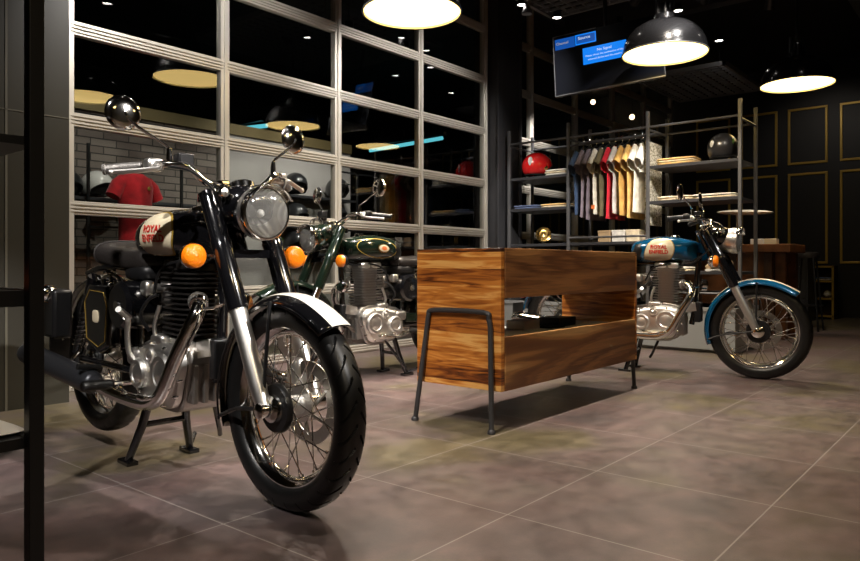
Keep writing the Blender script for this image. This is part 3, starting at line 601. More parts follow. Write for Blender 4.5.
# ------------------------------------------------------------------ motorcycles
FA, RA = .70, -.67; WR = .325
def make_wheel(parent, name, x, front, hi, rw=.046, disc_side=1):
    w = sub_empty(name, parent, (x, 0, WR)); R = WR-.042
    nu = 1040 if hi else 160; rings = []
    for i in range(nu):
        a = 2*pi*i/nu; ring = []
        for k in range(72 if hi else 28):
            b = (pi*k/56 if k < 56 else pi+pi*(k-56)/16) if hi else 2*pi*k/28; cy, cr = cos(b), sin(b)
            y = rw*math.copysign(abs(cy)**.8, cy); rr = .042*math.copysign(abs(cr)**(.8 if cr > 0 else 1), cr)
            if cr > .12:       # tread: curved sipes that sweep away from the centre line
                s = y/rw; ph = (i/nu*30 + 1.0*abs(s)+(.5 if s > 0 else 0)) % 1
                if abs(s) > .13 and ph < .17-.05*abs(s): rr -= .007
                if abs(s) < .0: rr -= .003
            ring.append(((R+rr)*cos(a), y, (R+rr)*sin(a)))
        rings.append(ring)
    MB().loft(rings, loop=True).build('tyre', 'rubber', w, 35)
    rp = [(-.030, .246), (-.030, .252), (-.026, .250), (-.022, .240), (-.012, .230), (0, .226), (.012, .230), (.022, .240), (.026, .250), (.030, .252), (.030, .246)]
    rp += [(.022, .234), (.012, .224), (0, .220), (-.012, .224), (-.022, .234), (-.030, .246)]
    MB().lathe(rp, (0, 0, 0), (0, 1, 0), 96).build('rim', 'chrome', w, 50)
    h = MB().lathe([(-.062, .02), (-.058, .045), (-.04, .058), (-.036, .058), (-.033, .032), (.033, .032), (.036, .058), (.04, .058), (.058, .045), (.062, .02)], (0, 0, 0), (0, 1, 0), 32)
    h.build('hub', 'satin', w)
    MB().lathe([(-.088, .001), (-.088, .030), (-.080, .042), (-.066, .045)], (0, 0, 0), (0, 1, 0), 24).build('hub_cap', 'chrome', w)
    MB().lathe([(-.066, .03), (-.066, .072), (-.058, .078), (-.048, .078), (-.046, .05)], (0, 0, 0), (0, 1, 0), 32).build('hub_plate', 'black_m', w)
    MB().tube([(0, -.125, 0), (0, .125, 0)], .0095, 10).build('axle', 'chrome', w)
    # brake disc with holes suggested by a ring of drilled openings (real gaps between inner carrier and ring)
    d = MB(); ys = .07*disc_side
    d.lathe([(ys-.002, .095), (ys-.002, .135), (ys+.002, .135), (ys+.002, .095), (ys-.002, .095)], (0, 0, 0), (0, 1, 0), 60)
    for k in range(6):
        a = k*pi/3; d.tube([(.04*cos(a), ys-.006*disc_side, .04*sin(a)), (.10*cos(a+.5), ys, .10*sin(a+.5))], .007, 6)
    for k in range(24):
        a = k*2*pi/24; rr = .108 if k % 2 else .122; d.lathe([(ys-.0028, .0045), (ys+.0028, .0045)], (rr*cos(a), 0, rr*sin(a)), (0, 1, 0), 8, cap=True)
    d.build('brake_disc', 'disc', w)
    protos = {}
    for k in range(36):
        side = -1 if k % 2 else 1; dr = 1 if (k//2) % 2 else -1
        if (side, dr) not in protos:
            a = radians(62)*dr
            s = MB().tube([(.054*cos(a), side*.038, .054*sin(a)), (.227, side*.006, 0)], .0021, 6).lathe([(0, .0034), (.014, .0034)], (.212, side*.0072, 0), (1, 0, 0), 8, cap=True)
            o = s.build('spoke', 'chrome', w); protos[(side, dr)] = o
        else: o = dup(protos[(side, dr)], w, deep=False)
        o.rotation_euler = (0, -2*pi*k/36, 0)
    return w
def fender(cx, a0, a1, w0, Rc, n=40, off=0, wscale=1, drop=.035, lip=0):
    b = MB(); rings = []
    for i in range(n+1):
        f = i/n; a = radians(a0+(a1-a0)*f); ring = []
        ww = w0*wscale*(1-.10*max(0, f-.7)/.3)
        for k in range(17):
            s = -1+2*k/16; sf = s*wscale; r = Rc+off-drop*abs(sf)**2.6
            if lip: r += lip*max(0, 1-(a0-48+(a1-a0)*f)/22)**2
            if lip and abs(sf) > .95: r -= .004
            ring.append((cx+r*cos(a), s*ww, WR+r*sin(a)))
        rings.append(ring)
    return b.loft(rings, closed=False)
def tank_sec(x):
    f = (x+.17)/.53; f = min(max(f, 0), 1)
    hw = .150*(sin(pi*min(1, (f*.93+.20)))**.55)*(1 if f < .6 else 1-.12*((f-.6)/.4))
    e = sqrt(max(0.0, 1-max(0, (f-.86)/.14)**2)) if f > .86 else (sqrt(max(0, 1-((.08-f)/.08)**2)) if f < .08 else 1)
    top = .873+.098*sin(pi*min(1, f*.72+.20))**1.0*1.0-.018*(1-f); bot = .770+.02*f
    hw *= .42+.58*e; zc_ = (top+bot)/2; hh = (top-bot)/2*(.5+.5*e)
    return hw, zc_, hh
TN = 2.5
def tank_y(x, z):
    hw, zc_, hh = tank_sec(x); q = min(.999, abs((z-zc_)/hh)); return hw*(1-q**TN)**(1/TN)
def on_tank(poly, side, off=.003, inset=5):
    # polygon drawn on the flank of the tank, filled with a grid of rings that follow the paint
    cx = sum(p[0] for p in poly)/len(poly); cz_ = sum(p[1] for p in poly)/len(poly); b = MB(); rings = []
    for i in range(inset+1):
        f = max(1-i/inset, .01); rings.append([(cx+(x-cx)*f, side*(tank_y(cx+(x-cx)*f, cz_+(z-cz_)*f)+off), cz_+(z-cz_)*f) for x, z in poly])
    return b.loft(rings, cap=False)
def subdiv_pts(poly, k=4):
    out = []
    for i, p in enumerate(poly):
        q = poly[(i+1) % len(poly)]; out += [(p[0]+(q[0]-p[0])*j/k, p[1]+(q[1]-p[1])*j/k) for j in range(k)]
    return out

def motorcycle(label, loc, rz, paint, style, hi=False):
    pit = .0255; t = thing('motorcycle', label, 'motorcycle', (loc[0], loc[1], FA*sin(pit)), rz, 'retro motorcycles'); t.rotation_euler = (0, pit, rz); stripe = style != 'bullet'
    # --- wheels and fenders
    fr = sub_empty('front_wheel_assembly', t) if False else t
    make_wheel(t, 'front_wheel', FA, True, hi, disc_side=1)
    make_wheel(t, 'rear_wheel', RA, False, False, rw=.054, disc_side=1)
    f = fender(FA, 48, 200, .068, .354, 48, lip=.012).build('front_fender', paint, t, 50, solid=.003)
    if stripe: fender(FA, 48.5, 150, .068, .3565, 40, wscale=.52, lip=.012).build('fender_stripe', 'white' if style == 'black' else 'cream', f, 60)
    for sg in (-1, 1):
        MB().tube([(FA+.354*cos(radians(a))*.93, sg*.066, WR+.354*sin(radians(a))*.905) for a in range(60, 200, 8)], .0035, 6).build('fender_edge', 'chrome' if False else paint, f)
        MB().tube([(FA-.01, sg*.098, WR+.02), (FA-.015, sg*.075, WR+.33)], .006, 8).build('fender_stay', 'black_m', t)
        MB().tube([(FA-.02, sg*.098, WR), (FA-.20, sg*.072, WR-.03), (FA-.33, sg*.060, WR-.08)], .007, 8).build('fender_stay', 'black_m', t)
    r = fender(RA, 12, 172, .082, .368, 48, lip=0).build('rear_fender', paint, t, 50, solid=.003)
    MB().blob((RA-.385, 0, WR+.17), (.035, .045, .032)).build('tail_light', 'redlens', t); MB().blob((RA-.36, 0, WR+.185), (.045, .052, .038), .6, .6).build('tail_light_housing', 'chrome', t)
    if style == 'black': MB().bb((-1.0, -.17, .40), (-.84, -.085, .62)).build('rear_pouch', 'black_m', t, bevel=.015)
    MB().bb((RA-.42, -.10, WR-.06), (RA-.412, .10, WR+.10)).build('number_plate', 'plate', t, smooth=0, bevel=.004)
    MB().blob((-.33, -.165 if style != 'bullet' else -.165, .60), (.0, .0, .0)) if False else None
    # --- forks and steering
    def fk(z, y, dx=0): return (FA-(z-WR)*.51+dx, y, z)
    for sg in (-1, 1):
        y = sg*.100
        MB().tube([fk(.325, y), fk(.36, y), fk(.40, y), fk(.62, y)], [.021, .025, .0275, .0275], 20).build('fork_lower_leg', 'satin' if style != 'bullet' else 'chrome', t)
        MB().tube([fk(.62, y), fk(.625, y), fk(.80, y), fk(.84, y), fk(.845, y), fk(1.0, y)], [.031, .033, .033, .036, .033, .033], 20).build('fork_upper_cover', paint if style != 'blue' else 'blackp', t)
        MB().lathe([(-.03, .013), (-.024, .024), (.024, .024), (.03, .013)], fk(.325, sg*.098), (0, 1, 0), 18, cap=True).build('axle_clamp', 'chrome', t)
        MB().tube([fk(1.0, y), fk(1.012, y)], [.022, .014], 12).build('fork_cap', 'chrome', t)
    MB().tube([fk(.80, 0, -.06), fk(1.01, 0, -.06)], .028, 14).build('steering_head', 'blackp', t)
    for z in (.80, .985): MB().loft([[(fk(z, 0)[0]-.03+.05*cos(a)*1.0, .125*sin(a)*1.0, z+dz) for a in [2*pi*k/20 for k in range(20)]] for dz in (-.014, .014)]).build('fork_yoke', 'blackp', t)
    # headlight and casquette
    hx, hz = .545, .935
    MB().blob((.43, 0, .96), (.085, .095, .072), .8, .8, 28, 14).build('nacelle', paint if style != 'blue' else 'blackp', t)
    hd = MB().lathe([(-.165, .02), (-.155, .052), (-.12, .072), (-.05, .084), (-.012, .088), (0, .090), (.006, .090), (.010, .086), (.010, .081)], (hx, 0, hz), (1, 0, -.03), 48).build('headlight', 'satin' if style == 'blue' else 'chrome', t, 50)
    MB().lathe([(-.075, .012), (-.07, .035), (-.05, .054), (-.02, .071), (.006, .081)], (hx, 0, hz), (1, 0, -.03), 40).build('reflector', 'reflector', hd)
    MB().blob((hx-.035, 0, hz), (.02, .014, .014), nu=12, nv=8).build('bulb', 'idle', hd)
    MB().lathe([(.008, .082), (.018, .068), (.025, .045), (.029, .02), (.030, .001)], (hx, 0, hz), (1, 0, -.03), 40).build('headlight_lens', 'lens', hd, 70)
    MB().lathe([(.0, .092), (.020, .094), (.038, .090)], (hx, 0, hz), (1, 0, -.03), 24, a0=radians(-62), a1=radians(62)).build('headlight_visor', 'chrome', hd, solid=.003)
    MB().lathe([(-.035, .0885), (-.020, .0905), (-.014, .0895)], (hx, 0, hz), (1, 0, -.03), 48).build('headlight_band', paint if style == 'bullet' else 'satin', hd)
    for sg in (-1, 1):
        MB().blob((.455, sg*.105, 1.0), (.022, .019, .019), nu=16, nv=10).build('pilot_lamp', 'chrome', t); MB().lathe([(0, .015), (.006, .009), (.008, .001)], (.472, sg*.107, .999), (1, 0, 0), 14).build('pilot_lens', 'reflector', t)
    MB().lathe([(0, .046), (.02, .046), (.026, .040), (.027, .001)], (.40, -.0, 1.015), (-.35, 0, 1), 28).build('speedometer', 'chrome', t)
    # indicators
    for X, z, yy in ((.43, .79, .195), (-.90, .60, .17)):
        for sg in (-1, 1):
            i_ = MB().tube([(X-.0, sg*.10, z), (X, sg*(yy-.02), z)], .009, 8).blob((X-.008, sg*yy, z), (.032, .040, .040), nu=18, nv=12).build('indicator', 'chrome' if style != 'bullet' else 'black_m', t)
            dx = 1 if X > 0 else -1
            MB().lathe([(-.002, .0405), (.014, .0395), (.022, .033), (.027, .018), (.028, .001)], (X+dx*.004, sg*yy, z), (dx, 0, 0), 24).build('indicator_lens', 'amber', i_)
    # handlebar
    zb = .0
    side = [(.345, .0, 1.03), (.345, .07, 1.03), (.35, .12, 1.045), (.34, .17, 1.085), (.30, .225, 1.09), (.235, .265, 1.085), (.158, .362, 1.07)]
    full = [(x, -y, z) for x, y, z in side[::-1]][:-1]+side
    MB().tube(smoothp(full, 5), .0115, 12).build('handlebar', 'chrome', t)
    for yy in (-.04, .04): MB().bb((.325, yy-.015, 1.0), (.365, yy+.015, 1.05)).build('bar_clamp', 'chrome', t, bevel=.004)
    for sg in (-1, 1):
        A, B = Vector((.232, sg*.270, 1.084)), Vector((.155, sg*.366, 1.068)); d = (B-A)
        g = MB().tube([A, A+d*.03, A+d*.5, A+d*.93, A+d*.95, B], [.0165, .0155, .0165, .0155, .019, .018], 16)
        g.build('grip', 'rubber' if style != 'black' else M['grip'], t)
        C = Vector((.257, sg*.245, 1.088))
        MB().blob(C, (.026, .030, .022), .5, .5, 16, 8).build('switch_housing', 'satin' if style == 'black' else 'black_m', t)
        L = smoothp([(.285, sg*.24, 1.082), (.31, sg*.255, 1.075), (.29, sg*.30, 1.063), (.235, sg*.375, 1.053)], 5)
        MB().tube(L, .0062, 8, flat=1.3).blob(L[-1], (.010, .010, .010), nu=12, nv=8).build('brake_lever' if sg < 0 else 'clutch_lever', 'satin', t)
        MB().tube([(.275, sg*.245, 1.09), (.30, sg*.245, 1.082)], .013, 10).build('lever_perch', 'satin', t)
        if sg < 0: MB().bb((.29, sg*.165-.03, 1.085), (.335, sg*.165+.026, 1.13)).build('brake_fluid_box', 'black_m', t, bevel=.006)
        # mirror
        b0 = Vector((.285, sg*.205, 1.09)); hd_ = Vector((.23, sg*.335, 1.25))
        m_ = MB().tube([b0, b0+V(0, 0, .03), b0+V(0, 0, .055)], [.010, .010, .008], 12).tube(smoothp([b0+V(0, 0, .05), b0+V(-.004, sg*.012, .065), hd_+V(.016, -sg*.02, -.03), hd_+V(.012, 0, 0)], 5), .0055, 8).build('mirror', 'chrome', t)
        ax = V(1, sg*.10, .05) if style != 'x' else V(1, 0, 0)
        MB().lathe([(-.006, .054), (-.003, .058), (.002, .056), (.010, .046), (.014, .026), (.0155, .001)], hd_, ax, 32).build('mirror_shell', 'chrome', m_); MB().lathe([(-.003, .055), (-.003, .001)], hd_, ax, 32).build('mirror_glass', 'mirror', m_)
        # cables
        MB().tube(smoothp([(.30, sg*.225, 1.085), (.40, sg*.18, 1.06), (.44, sg*.11, .98), (.36, sg*.04, .86), (.24, sg*.02, .78)], 5), .0045, 6).build('cable', 'black_m', t)
    # --- tank
    xs = [-.17+.53*i/30 for i in range(31)]; rings = []
    for x in xs:
        hw, zc_, hh = tank_sec(x); ring = []
        for k in range(40):
            a = 2*pi*k/40; c_, s_ = cos(a), sin(a)
            ring.append((x, hw*math.copysign(abs(c_)**(2/TN), c_), zc_+hh*math.copysign(abs(s_)**(2/TN), s_)))
        rings.append(ring)
    tk = MB().loft(rings).build('fuel_tank', paint, t, 70)
    ztop = tank_sec(.12)[1]+tank_sec(.12)[2]
    MB().lathe([(0, .034), (.01, .034), (.016, .026), (.018, .001)], (.13, 0, ztop-.004), (0, 0, 1), 24).build('filler_cap', 'chrome', tk)
    for sg in (-1, 1):
        if stripe:
            fx = 1
            out = [(-.055, .795), (-.04, .87), (-.01, .925), (.03, .943), (.09, .945), (.135, .925), (.155, .885), (.15, .84), (.125, .80), (.08, .787), (0, .785)]
            po = [tuple(p[i] for i in (0, 2)) for p in smoothp([(a, 0, b) for a, b in out+[out[0]]], 4)[:-1]]
            on_tank(po, sg, .0025, 6).build('badge_panel', M['gold'], tk, 60)
            cx, cz_ = .05, .862; pi_ = [(cx+(x-cx)*.955, cz_+(z-cz_)*.95) for x, z in po]
            on_tank(pi_, sg, .0045, 6).build('badge_panel_face', 'cream', tk, 60)
            for word, zz, sz in (('ROYAL', .882, .036), ('ENFIELD', .848, .036)):
                vs, fs = text_mesh(word, sz, .0012); sgn = 1 if sg < 0 else -1
                MB().add([(.052+sgn*x*.98, sg*(tank_y(.052+sgn*x, zz+z+.01*0)+.0068), zz+z-.10*sgn*0) for x, z, _ in vs], fs).build('tank_lettering', 'redp', tk, 0)
        else:
            el = lambda a, b, cx, cz_: [(cx+a*cos(2*pi*k/40), cz_+b*sin(2*pi*k/40)+.10*a*cos(2*pi*k/40)) for k in range(40)]
            e1 = el(.150, .066, .07, .868); e2 = el(.146, .0625, .07, .868)
            MB().loft([[(x, sg*(tank_y(x, z)+.003), z) for x, z in e1], [(x, sg*(tank_y(x, z)+.003), z) for x, z in e2]], cap=False).build('gold_pinstripe', 'gold', tk)
            on_tank(el(.048, .030, .04, .868), sg, .005, 4).build('tank_badge', 'brass', tk, 60); on_tank(el(.040, .023, .04, .868), sg, .008, 4).build('badge_face', 'cream', tk, 60); on_tank(el(.020, .014, .04, .868), sg, .010, 3).build('badge_center', 'orange', tk, 60)
        # knee pads
        if style != 'black': on_tank([(-.15, .80), (-.15, .84), (-.12, .90), (-.075, .91), (-.065, .86), (-.075, .80), (-.10, .785)], sg, .005, 4).build('knee_pad', 'rubber', tk, 60)
    # --- seat
    x0, x1 = (-.535, -.125) if stripe else (-.80, -.12); rings = []
    for i in range(21):
        f = i/20; x = x0+(x1-x0)*f; e = sqrt(max(0, 1-max(0, (.14-f)/.14)**2))*sqrt(max(0.02, 1-max(0, (f-.9)/.1)**2)); e = max(e, .12)
        w_ = (.148-.055*f) if stripe else (.135-.04*f); h_ = .052 if stripe else .045; zz = .772+.028*(1-f)**2-.012*sin(pi*f)
        rings.append([(x, w_*e*math.copysign(abs(cos(a))**.7, cos(a)), zz+h_*e*math.copysign(abs(sin(a))**.75, sin(a))*(1 if sin(a) > 0 else 1.05)) for a in [2*pi*k/28 for k in range(28)]])
    s_ = MB().loft(rings).build('seat', 'leather', t, 70)
    for fi in ([3] if stripe else [3, 8, 12]): MB().tube([(p[0], p[1]*1.01, (p[2]-.772)*1.02+.773) for p in rings[fi][::1]], .0035, 6, loop=True).build('seat_piping', 'leather', s_)
    if stripe:
        for sg in (-1, 1):
            MB().tube([(-.44+.024*cos(k*pi/5), sg*.085+.024*sin(k*pi/5), .67+.010*k/1.0) for k in range(0, 11)]+[], .004, 6) if False else None
            MB().tube([(-.45+.022*cos(k*pi/5), sg*.085+.022*sin(k*pi/5), .645+.0018*k) for k in range(0, 46)], .0045, 6).build('seat_spring', 'chrome', t)
    MB().blob((-.22, 0, .715), (.10, .10, .035), .5, .5).build('under_seat_tray', 'black_m', t)
    # --- frame
    F = lambda pts, r, nm_='frame', m='blackp': MB().tube(smoothp(pts, 5), r, 12).build(nm_, m, t)
    F([(.30, 0, .85), (.29, 0, .70), (.285, 0, .50), (.26, 0, .34)], .019, 'down_tube')
    F([(.28, 0, .80), (.10, 0, .775), (-.15, 0, .76), (-.2, 0, .74)], .019, 'top_tube')
    for sg in (-1, 1):
        F([(-.15, sg*.07, .755), (-.35, sg*.105, .735), (-.50, sg*.11, .725), (-.64, sg*.10, .70)], .012, 'rear_frame_tube')
        F([(-.16, sg*.07, .74), (-.18, sg*.08, .5), (-.16, sg*.07, .27)], .014, 'rear_frame_tube')
        F([(-.16, sg*.09, .33), (-.40, sg*.10, .33), (RA, sg*.105, WR)], .015, 'swingarm')
        MB().tube([(RA+.02, sg*.135, .36), (-.575, sg*.13, .53)], [.022, .022], 14).tube([(-.575, sg*.13, .53), (-.50, sg*.125, .69)], .029, 14).build('shock_absorber', 'blackp' if sg < 0 else 'black_m', t)
        sp = []
        for k in range(60): f = k/59; c_ = Vector((RA+.03, sg*.135, .385)).lerp(Vector((-.56, sg*.13, .55)), f); sp.append(c_+V(.026*cos(k*.9), .026*sin(k*.9), 0))
        MB().tube(sp, .004, 6).build('shock_spring', 'chrome', t)
        # crash/saddle side box
        poly = [(-.50, .42), (-.53, .60), (-.47, .665), (-.30, .66), (-.265, .60), (-.28, .42), (-.36, .385)]
        bx = MB().prism(poly, sg*.105, sg*.165).build('tool_box', paint, t, 30, bevel=.014, seg=3)
        pp = [(-.39+(x+.39)*.80, .53+(z-.53)*.80) for x, z in poly]
        MB().tube([(x, sg*.1665, z) for x, z in pp], .0013, 6, loop=True).build('gold_pinstripe', 'gold', bx)
        MB().blob((-.39, sg*.167, .535), (.032, .003, .026), .6, .8, 16, 6).build('side_badge', 'cream', bx)
        # air filter canister
    MB().lathe([(-.165, .001), (-.165, .08), (-.15, .095), (.15, .095), (.165, .08), (.165, .001)], (-.195, 0, .59), (0, 1, 0), 28).build('air_filter', 'blackp', t)
    for sg in (-1, 1): MB().tube([(-.195, sg*.165, .59), (-.195, sg*.172, .59)], .02, 12).build('filter_bolt', 'chrome', t)
    # --- engine
    ol = [(.195, .33), (.215, .42), (.18, .475), (.06, .49), (-.06, .47), (-.15, .44), (-.185, .36), (-.17, .27), (-.08, .225), (.10, .215), (.165, .245)]
    ol = [(p[0], p[2]) for p in smoothp([(a, 0, b) for a, b in ol+[ol[0]]], 4)[:-1]]
    MB().prism(ol, -.085, .085).build('crankcase', 'cast', t, 30, bevel=.008)
    for k in range(4): MB().bb((.17+.0, -.07+.04*k, .26), (.222, -.052+.04*k, .40)).build('crankcase_rib', 'cast', t, smooth=0, bevel=.003)
    for sg in (-1, 1):
        sc_ = [(.04+(x-.03)*.90, .352+(z-.352)*.86) for x, z in ol]; sc2 = [(.04+(x-.03)*.80, .352+(z-.352)*.74) for x, z in ol]
        MB().loft([[(x, sg*.086, z) for x, z in sc_], [(x, sg*.112, z) for x, z in sc_], [(x, sg*.128, z) for x, z in sc2], [((x-.04)*.9+.04, sg*.134, (z-.352)*.88+.352) for x, z in sc2]]).build('engine_cover', 'satin', t, 35, bevel=.004)
        for cx, cz_, rr, hh in ((.115, .365, .072, .150), (-.06, .345, .058, .152), (.02, .42, .03, .142)):
            MB().lathe([(.12, rr), (hh-.008, rr), (hh, rr*.88), (hh, rr*.66), (hh-.004, rr*.6), (hh+.002, rr*.35), (hh+.004, .001)], (cx, 0, cz_), (0, sg, 0), 32).build('round_cover', 'satin', t)
        for k in range(11):
            a = 2*pi*k/11; x = .04+.185*cos(a); z = .352+.112*sin(a); MB().lathe([(.115, .006), (.134, .006), (.136, .003)], (x*.98, 0, z), (0, sg, 0), 8, cap=True).build('cover_bolt', 'chrome', t)
        MB().blob((-.12, sg*.115, .40), (.05, .03, .035), .6, .6).build('gearbox_lug', 'cast', t)
        MB().tube([(-.10, sg*.12, .30), (-.02, sg*.15, .275), (.10, sg*.145, .27)], .008, 8).build('oil_pipe', 'chrome', t)
    eng = 'eng_black' if style == 'black' else 'cast'
    fins = MB()
    def rsq(cx, hx_, hy_, z, n=32, e=.45): return [(cx+hx_*math.copysign(abs(cos(a))**e, cos(a)), hy_*math.copysign(abs(sin(a))**e, sin(a)), z) for a in [2*pi*k/n for k in range(n)]]
    fins.loft([rsq(.09, .062, .062, .46), rsq(.09, .062, .062, .66)])
    for k in range(9): z = .50+.0185*k; fins.loft([rsq(.09, .098, .094, z), rsq(.09, .098, .094, z+.006)])
    fins.build('cylinder_barrel', eng if style != 'bullet' else 'cast', t, 30)
    hd2 = MB()
    hd2.loft([rsq(.09, .07, .07, .66), rsq(.09, .07, .07, .75)])
    for k in range(4): z = .67+.017*k; hd2.loft([rsq(.09, .108, .10, z), rsq(.09, .108, .10, z+.006)])
    hd2.loft([rsq(.09, .085, .08, .735), rsq(.09, .082, .075, .76), rsq(.09, .06, .055, .775)])
    hd2.build('cylinder_head', eng if style != 'bullet' else 'cast', t, 30)
    for sg in (-1, 1): MB().blob((.05, sg*.06, .755), (.045, .030, .022), .6, .6).blob((.14, sg*.06, .755), (.04, .030, .022), .6, .6).build('rocker_cover', eng if style == 'black' else 'satin', t)
    MB().lathe([(0, .036), (.012, .036), (.014, .026)], (.195, -.045, .625), (1, -.3, 0), 24, cap=True).build('exhaust_port', 'cast', t)
    MB().tube(smoothp([(-.02, 0, .66), (-.08, 0, .66), (-.13, 0, .63)], 4), .026, 12).blob((-.075, 0, .64), (.045, .05, .05), .6, .6).tube([(-.07, -.085, .66), (-.07, .085, .66)], .018, 12).build('carburettor', 'cast', t)
    for sg in (-1, 1): MB().tube(smoothp([(.02, sg*.105, .46), (.00, sg*.11, .52), (.02, sg*.10, .60)], 4), .009, 8).blob((.02, sg*.09, .475), (.05, .03, .022), .6, .6).build('tappet_cover', 'satin', t)
    # exhaust on the right flank
    px = smoothp([(.195, -.045, .625), (.235, -.062, .625), (.272, -.09, .59), (.262, -.115, .53), (.21, -.135, .43), (.15, -.15, .31), (.10, -.158, .265), (.02, -.165, .25), (-.15, -.172, .252), (-.32, -.18, .27)], 6)
    MB().tube(px, .026, 18).build('exhaust_pipe', 'chrome', t, 70)
    MB().lathe([(0, .032), (.014, .032)], px[7], (px[8]-px[6]), 18, cap=True).tube([(.26, -.10, .60), (.31, -.05, .61), (.30, 0, .62)], .006, 8).build('exhaust_clamp', 'chrome', t)
    mz = smoothp([(-.28, -.18, .268), (-.34, -.185, .272), (-.40, -.19, .277), (-.75, -.208, .305), (-.98, -.222, .325), (-1.03, -.225, .33)], 5); nn = len(mz)
    rs = [(.022+(.048-.022)*min(1, i/10)) if i < 10 else (.048 if i < nn-5 else .048-.022*((i-nn+6)/5)) for i in range(nn)]
    MB().tube(mz, rs, 24).build('silencer', M['silencer'] if style == 'black' else 'chrome', t, 70)
    MB().tube([(-.62, -.20, .30), (-.60, -.15, .37)], .008, 8).build('silencer_bracket', 'chrome', t)
    # pedals, footpegs, kickstart
    for sg in (-1, 1):
        MB().tube([(-.14, sg*.12, .30), (-.14, sg*.2, .30)], .010, 8).build('footpeg_bracket', 'chrome', t)
        MB().tube([(-.14, sg*.20, .30), (-.14, sg*.215, .302), (-.14, sg*.31, .305), (-.14, sg*.315, .305)], [.012, .019, .019, .014], 14).build('footpeg', 'rubber', t)
        MB().tube(smoothp([(-.16, sg*.165, .28), (-.05, sg*.175, .265), (.06, sg*.175, .275), (.10, sg*.19, .285)], 4), .007, 8, flat=1.2).blob((.105, sg*.195, .287), (.028, .022, .010), .5, .5).build('brake_pedal' if sg < 0 else 'gear_pedal', 'chrome', t)
        MB().tube([(-.38, sg*.15, .33), (-.38, sg*.24, .34)], .012, 10).build('pillion_peg', 'rubber', t)
    MB().tube(smoothp([(-.09, -.14, .39), (-.11, -.155, .42), (-.115, -.16, .49), (-.105, -.162, .54), (-.085, -.18, .555)], 4), [.010]*21, 10).tube([(-.09, -.165, .552), (-.055, -.205, .575), (-.035, -.23, .59)], .0115, 12).build('kick_start', 'satin', t)
    MB().prism([(-.17, .35), (-.17, .41), (-.55, .41), (-.66, .40), (-.72, .36), (-.66, .33)], .10, .128).build('chain_guard', paint, t, 30, bevel=.006)
    # small fittings that crowd the frame
    for sg in (-1, 1):
        MB().tube(smoothp([(-.47, sg*.115, .655), (-.40, sg*.13, .69), (-.30, sg*.125, .70), (-.24, sg*.12, .67)], 4), .008, 8).build('seat_bracket', 'chrome', t)
        for q in ((-.46, .685), (-.40, .672), (-.33, .69), (-.285, .668)): MB().lathe([(0, .014), (.012, .014), (.014, .007)], (q[0], sg*.125, q[1]), (0, sg, 0), 6, cap=True).build('frame_bolt', 'chrome', t)
        MB().tube(smoothp([(.32, sg*.03, .82), (.24, sg*.055, .76), (.12, sg*.085, .765), (.0, sg*.09, .73), (-.05, sg*.09, .64)], 5), .006, 6).build('wiring_loom', 'black_m', t)
        MB().tube(smoothp([(-.06, sg*.10, .50), (-.07, sg*.13, .56), (-.03, sg*.12, .62), (.0, sg*.10, .64)], 4), .007, 8).build('breather_hose', 'black_m', t)
        MB().blob((-.10, sg*.09, .66), (.03, .022, .03), .6, .6, 14, 8).build('injector_body', 'satin', t)
        MB().prism([(.20, .48), (.29, .50), (.30, .44), (.20, .42)], sg*.045, sg*.053).build('engine_mount', 'satin', t, 0, bevel=.002)
    MB().blob((FA-.075, .082, WR+.085), (.035, .032, .055), .5, .6, 16, 10).build('brake_caliper', 'satin', t)
    MB().tube(smoothp([(FA-.08, .09, WR+.13), (FA-.16, .10, .60), (.48, .08, .80), (.38, .05, .92)], 5), .004, 6).build('brake_hose', 'black_m', t)
    # centre stand
    for sg in (-1, 1):
        MB().tube([(-.10, sg*.07, .26), (-.13, sg*.09, .13), (-.165, sg*.128, -.008)], [.018, .017, .015], 10).build('stand_leg', 'blackp', t)
        MB().bb((-.215, sg*.128-.022, -.0216), (-.125, sg*.128+.022, -.005)).build('stand_foot', 'blackp', t, smooth=0, bevel=.003)
    MB().tube([(-.13, -.095, .13), (-.13, .095, .13)], .012, 8).tube([(-.165, .128, .0), (-.24, .19, .03)], .009, 8).build('stand_brace', 'blackp', t)
    MB().tube([(.02, .12, .24), (-.06, .20, .08), (-.08, .215, .05)], .010, 8).build('side_stand', 'blackp', t)
    # horn and rectifier on the down tube
    MB().lathe([(0, .04), (.03, .04), (.04, .03), (.042, .001)], (.31, .05, .62), (1, .4, 0), 20).build('horn', 'chrome', t)
    MB().bb((.285, -.05, .36), (.325, .05, .50)).build('regulator', 'black_m', t, bevel=.006)
    return t
M['silencer'] = mat('dark_satin_silencer', (.05, .052, .06), .34, .6)
M['grip'] = mat('grey_ribbed_grip', (.20, .19, .18), .35, .6, bump=.8, bscale=160)
motorcycle('glossy black motorcycle with cream tank panel, nearest in the left foreground', (1.492, 2.473, 0), -1.63, 'blackp', 'black', hi=True)
motorcycle('dark green motorcycle with round tank badge behind the black one, beside the glass wall', (3.58, 3.44, 0), 3.035, 'greenp', 'bullet')
motorcycle('bright blue motorcycle with cream tank panel right of the wooden counter', (5.045, 2.052, 0), -1.43, 'bluep', 'blue')

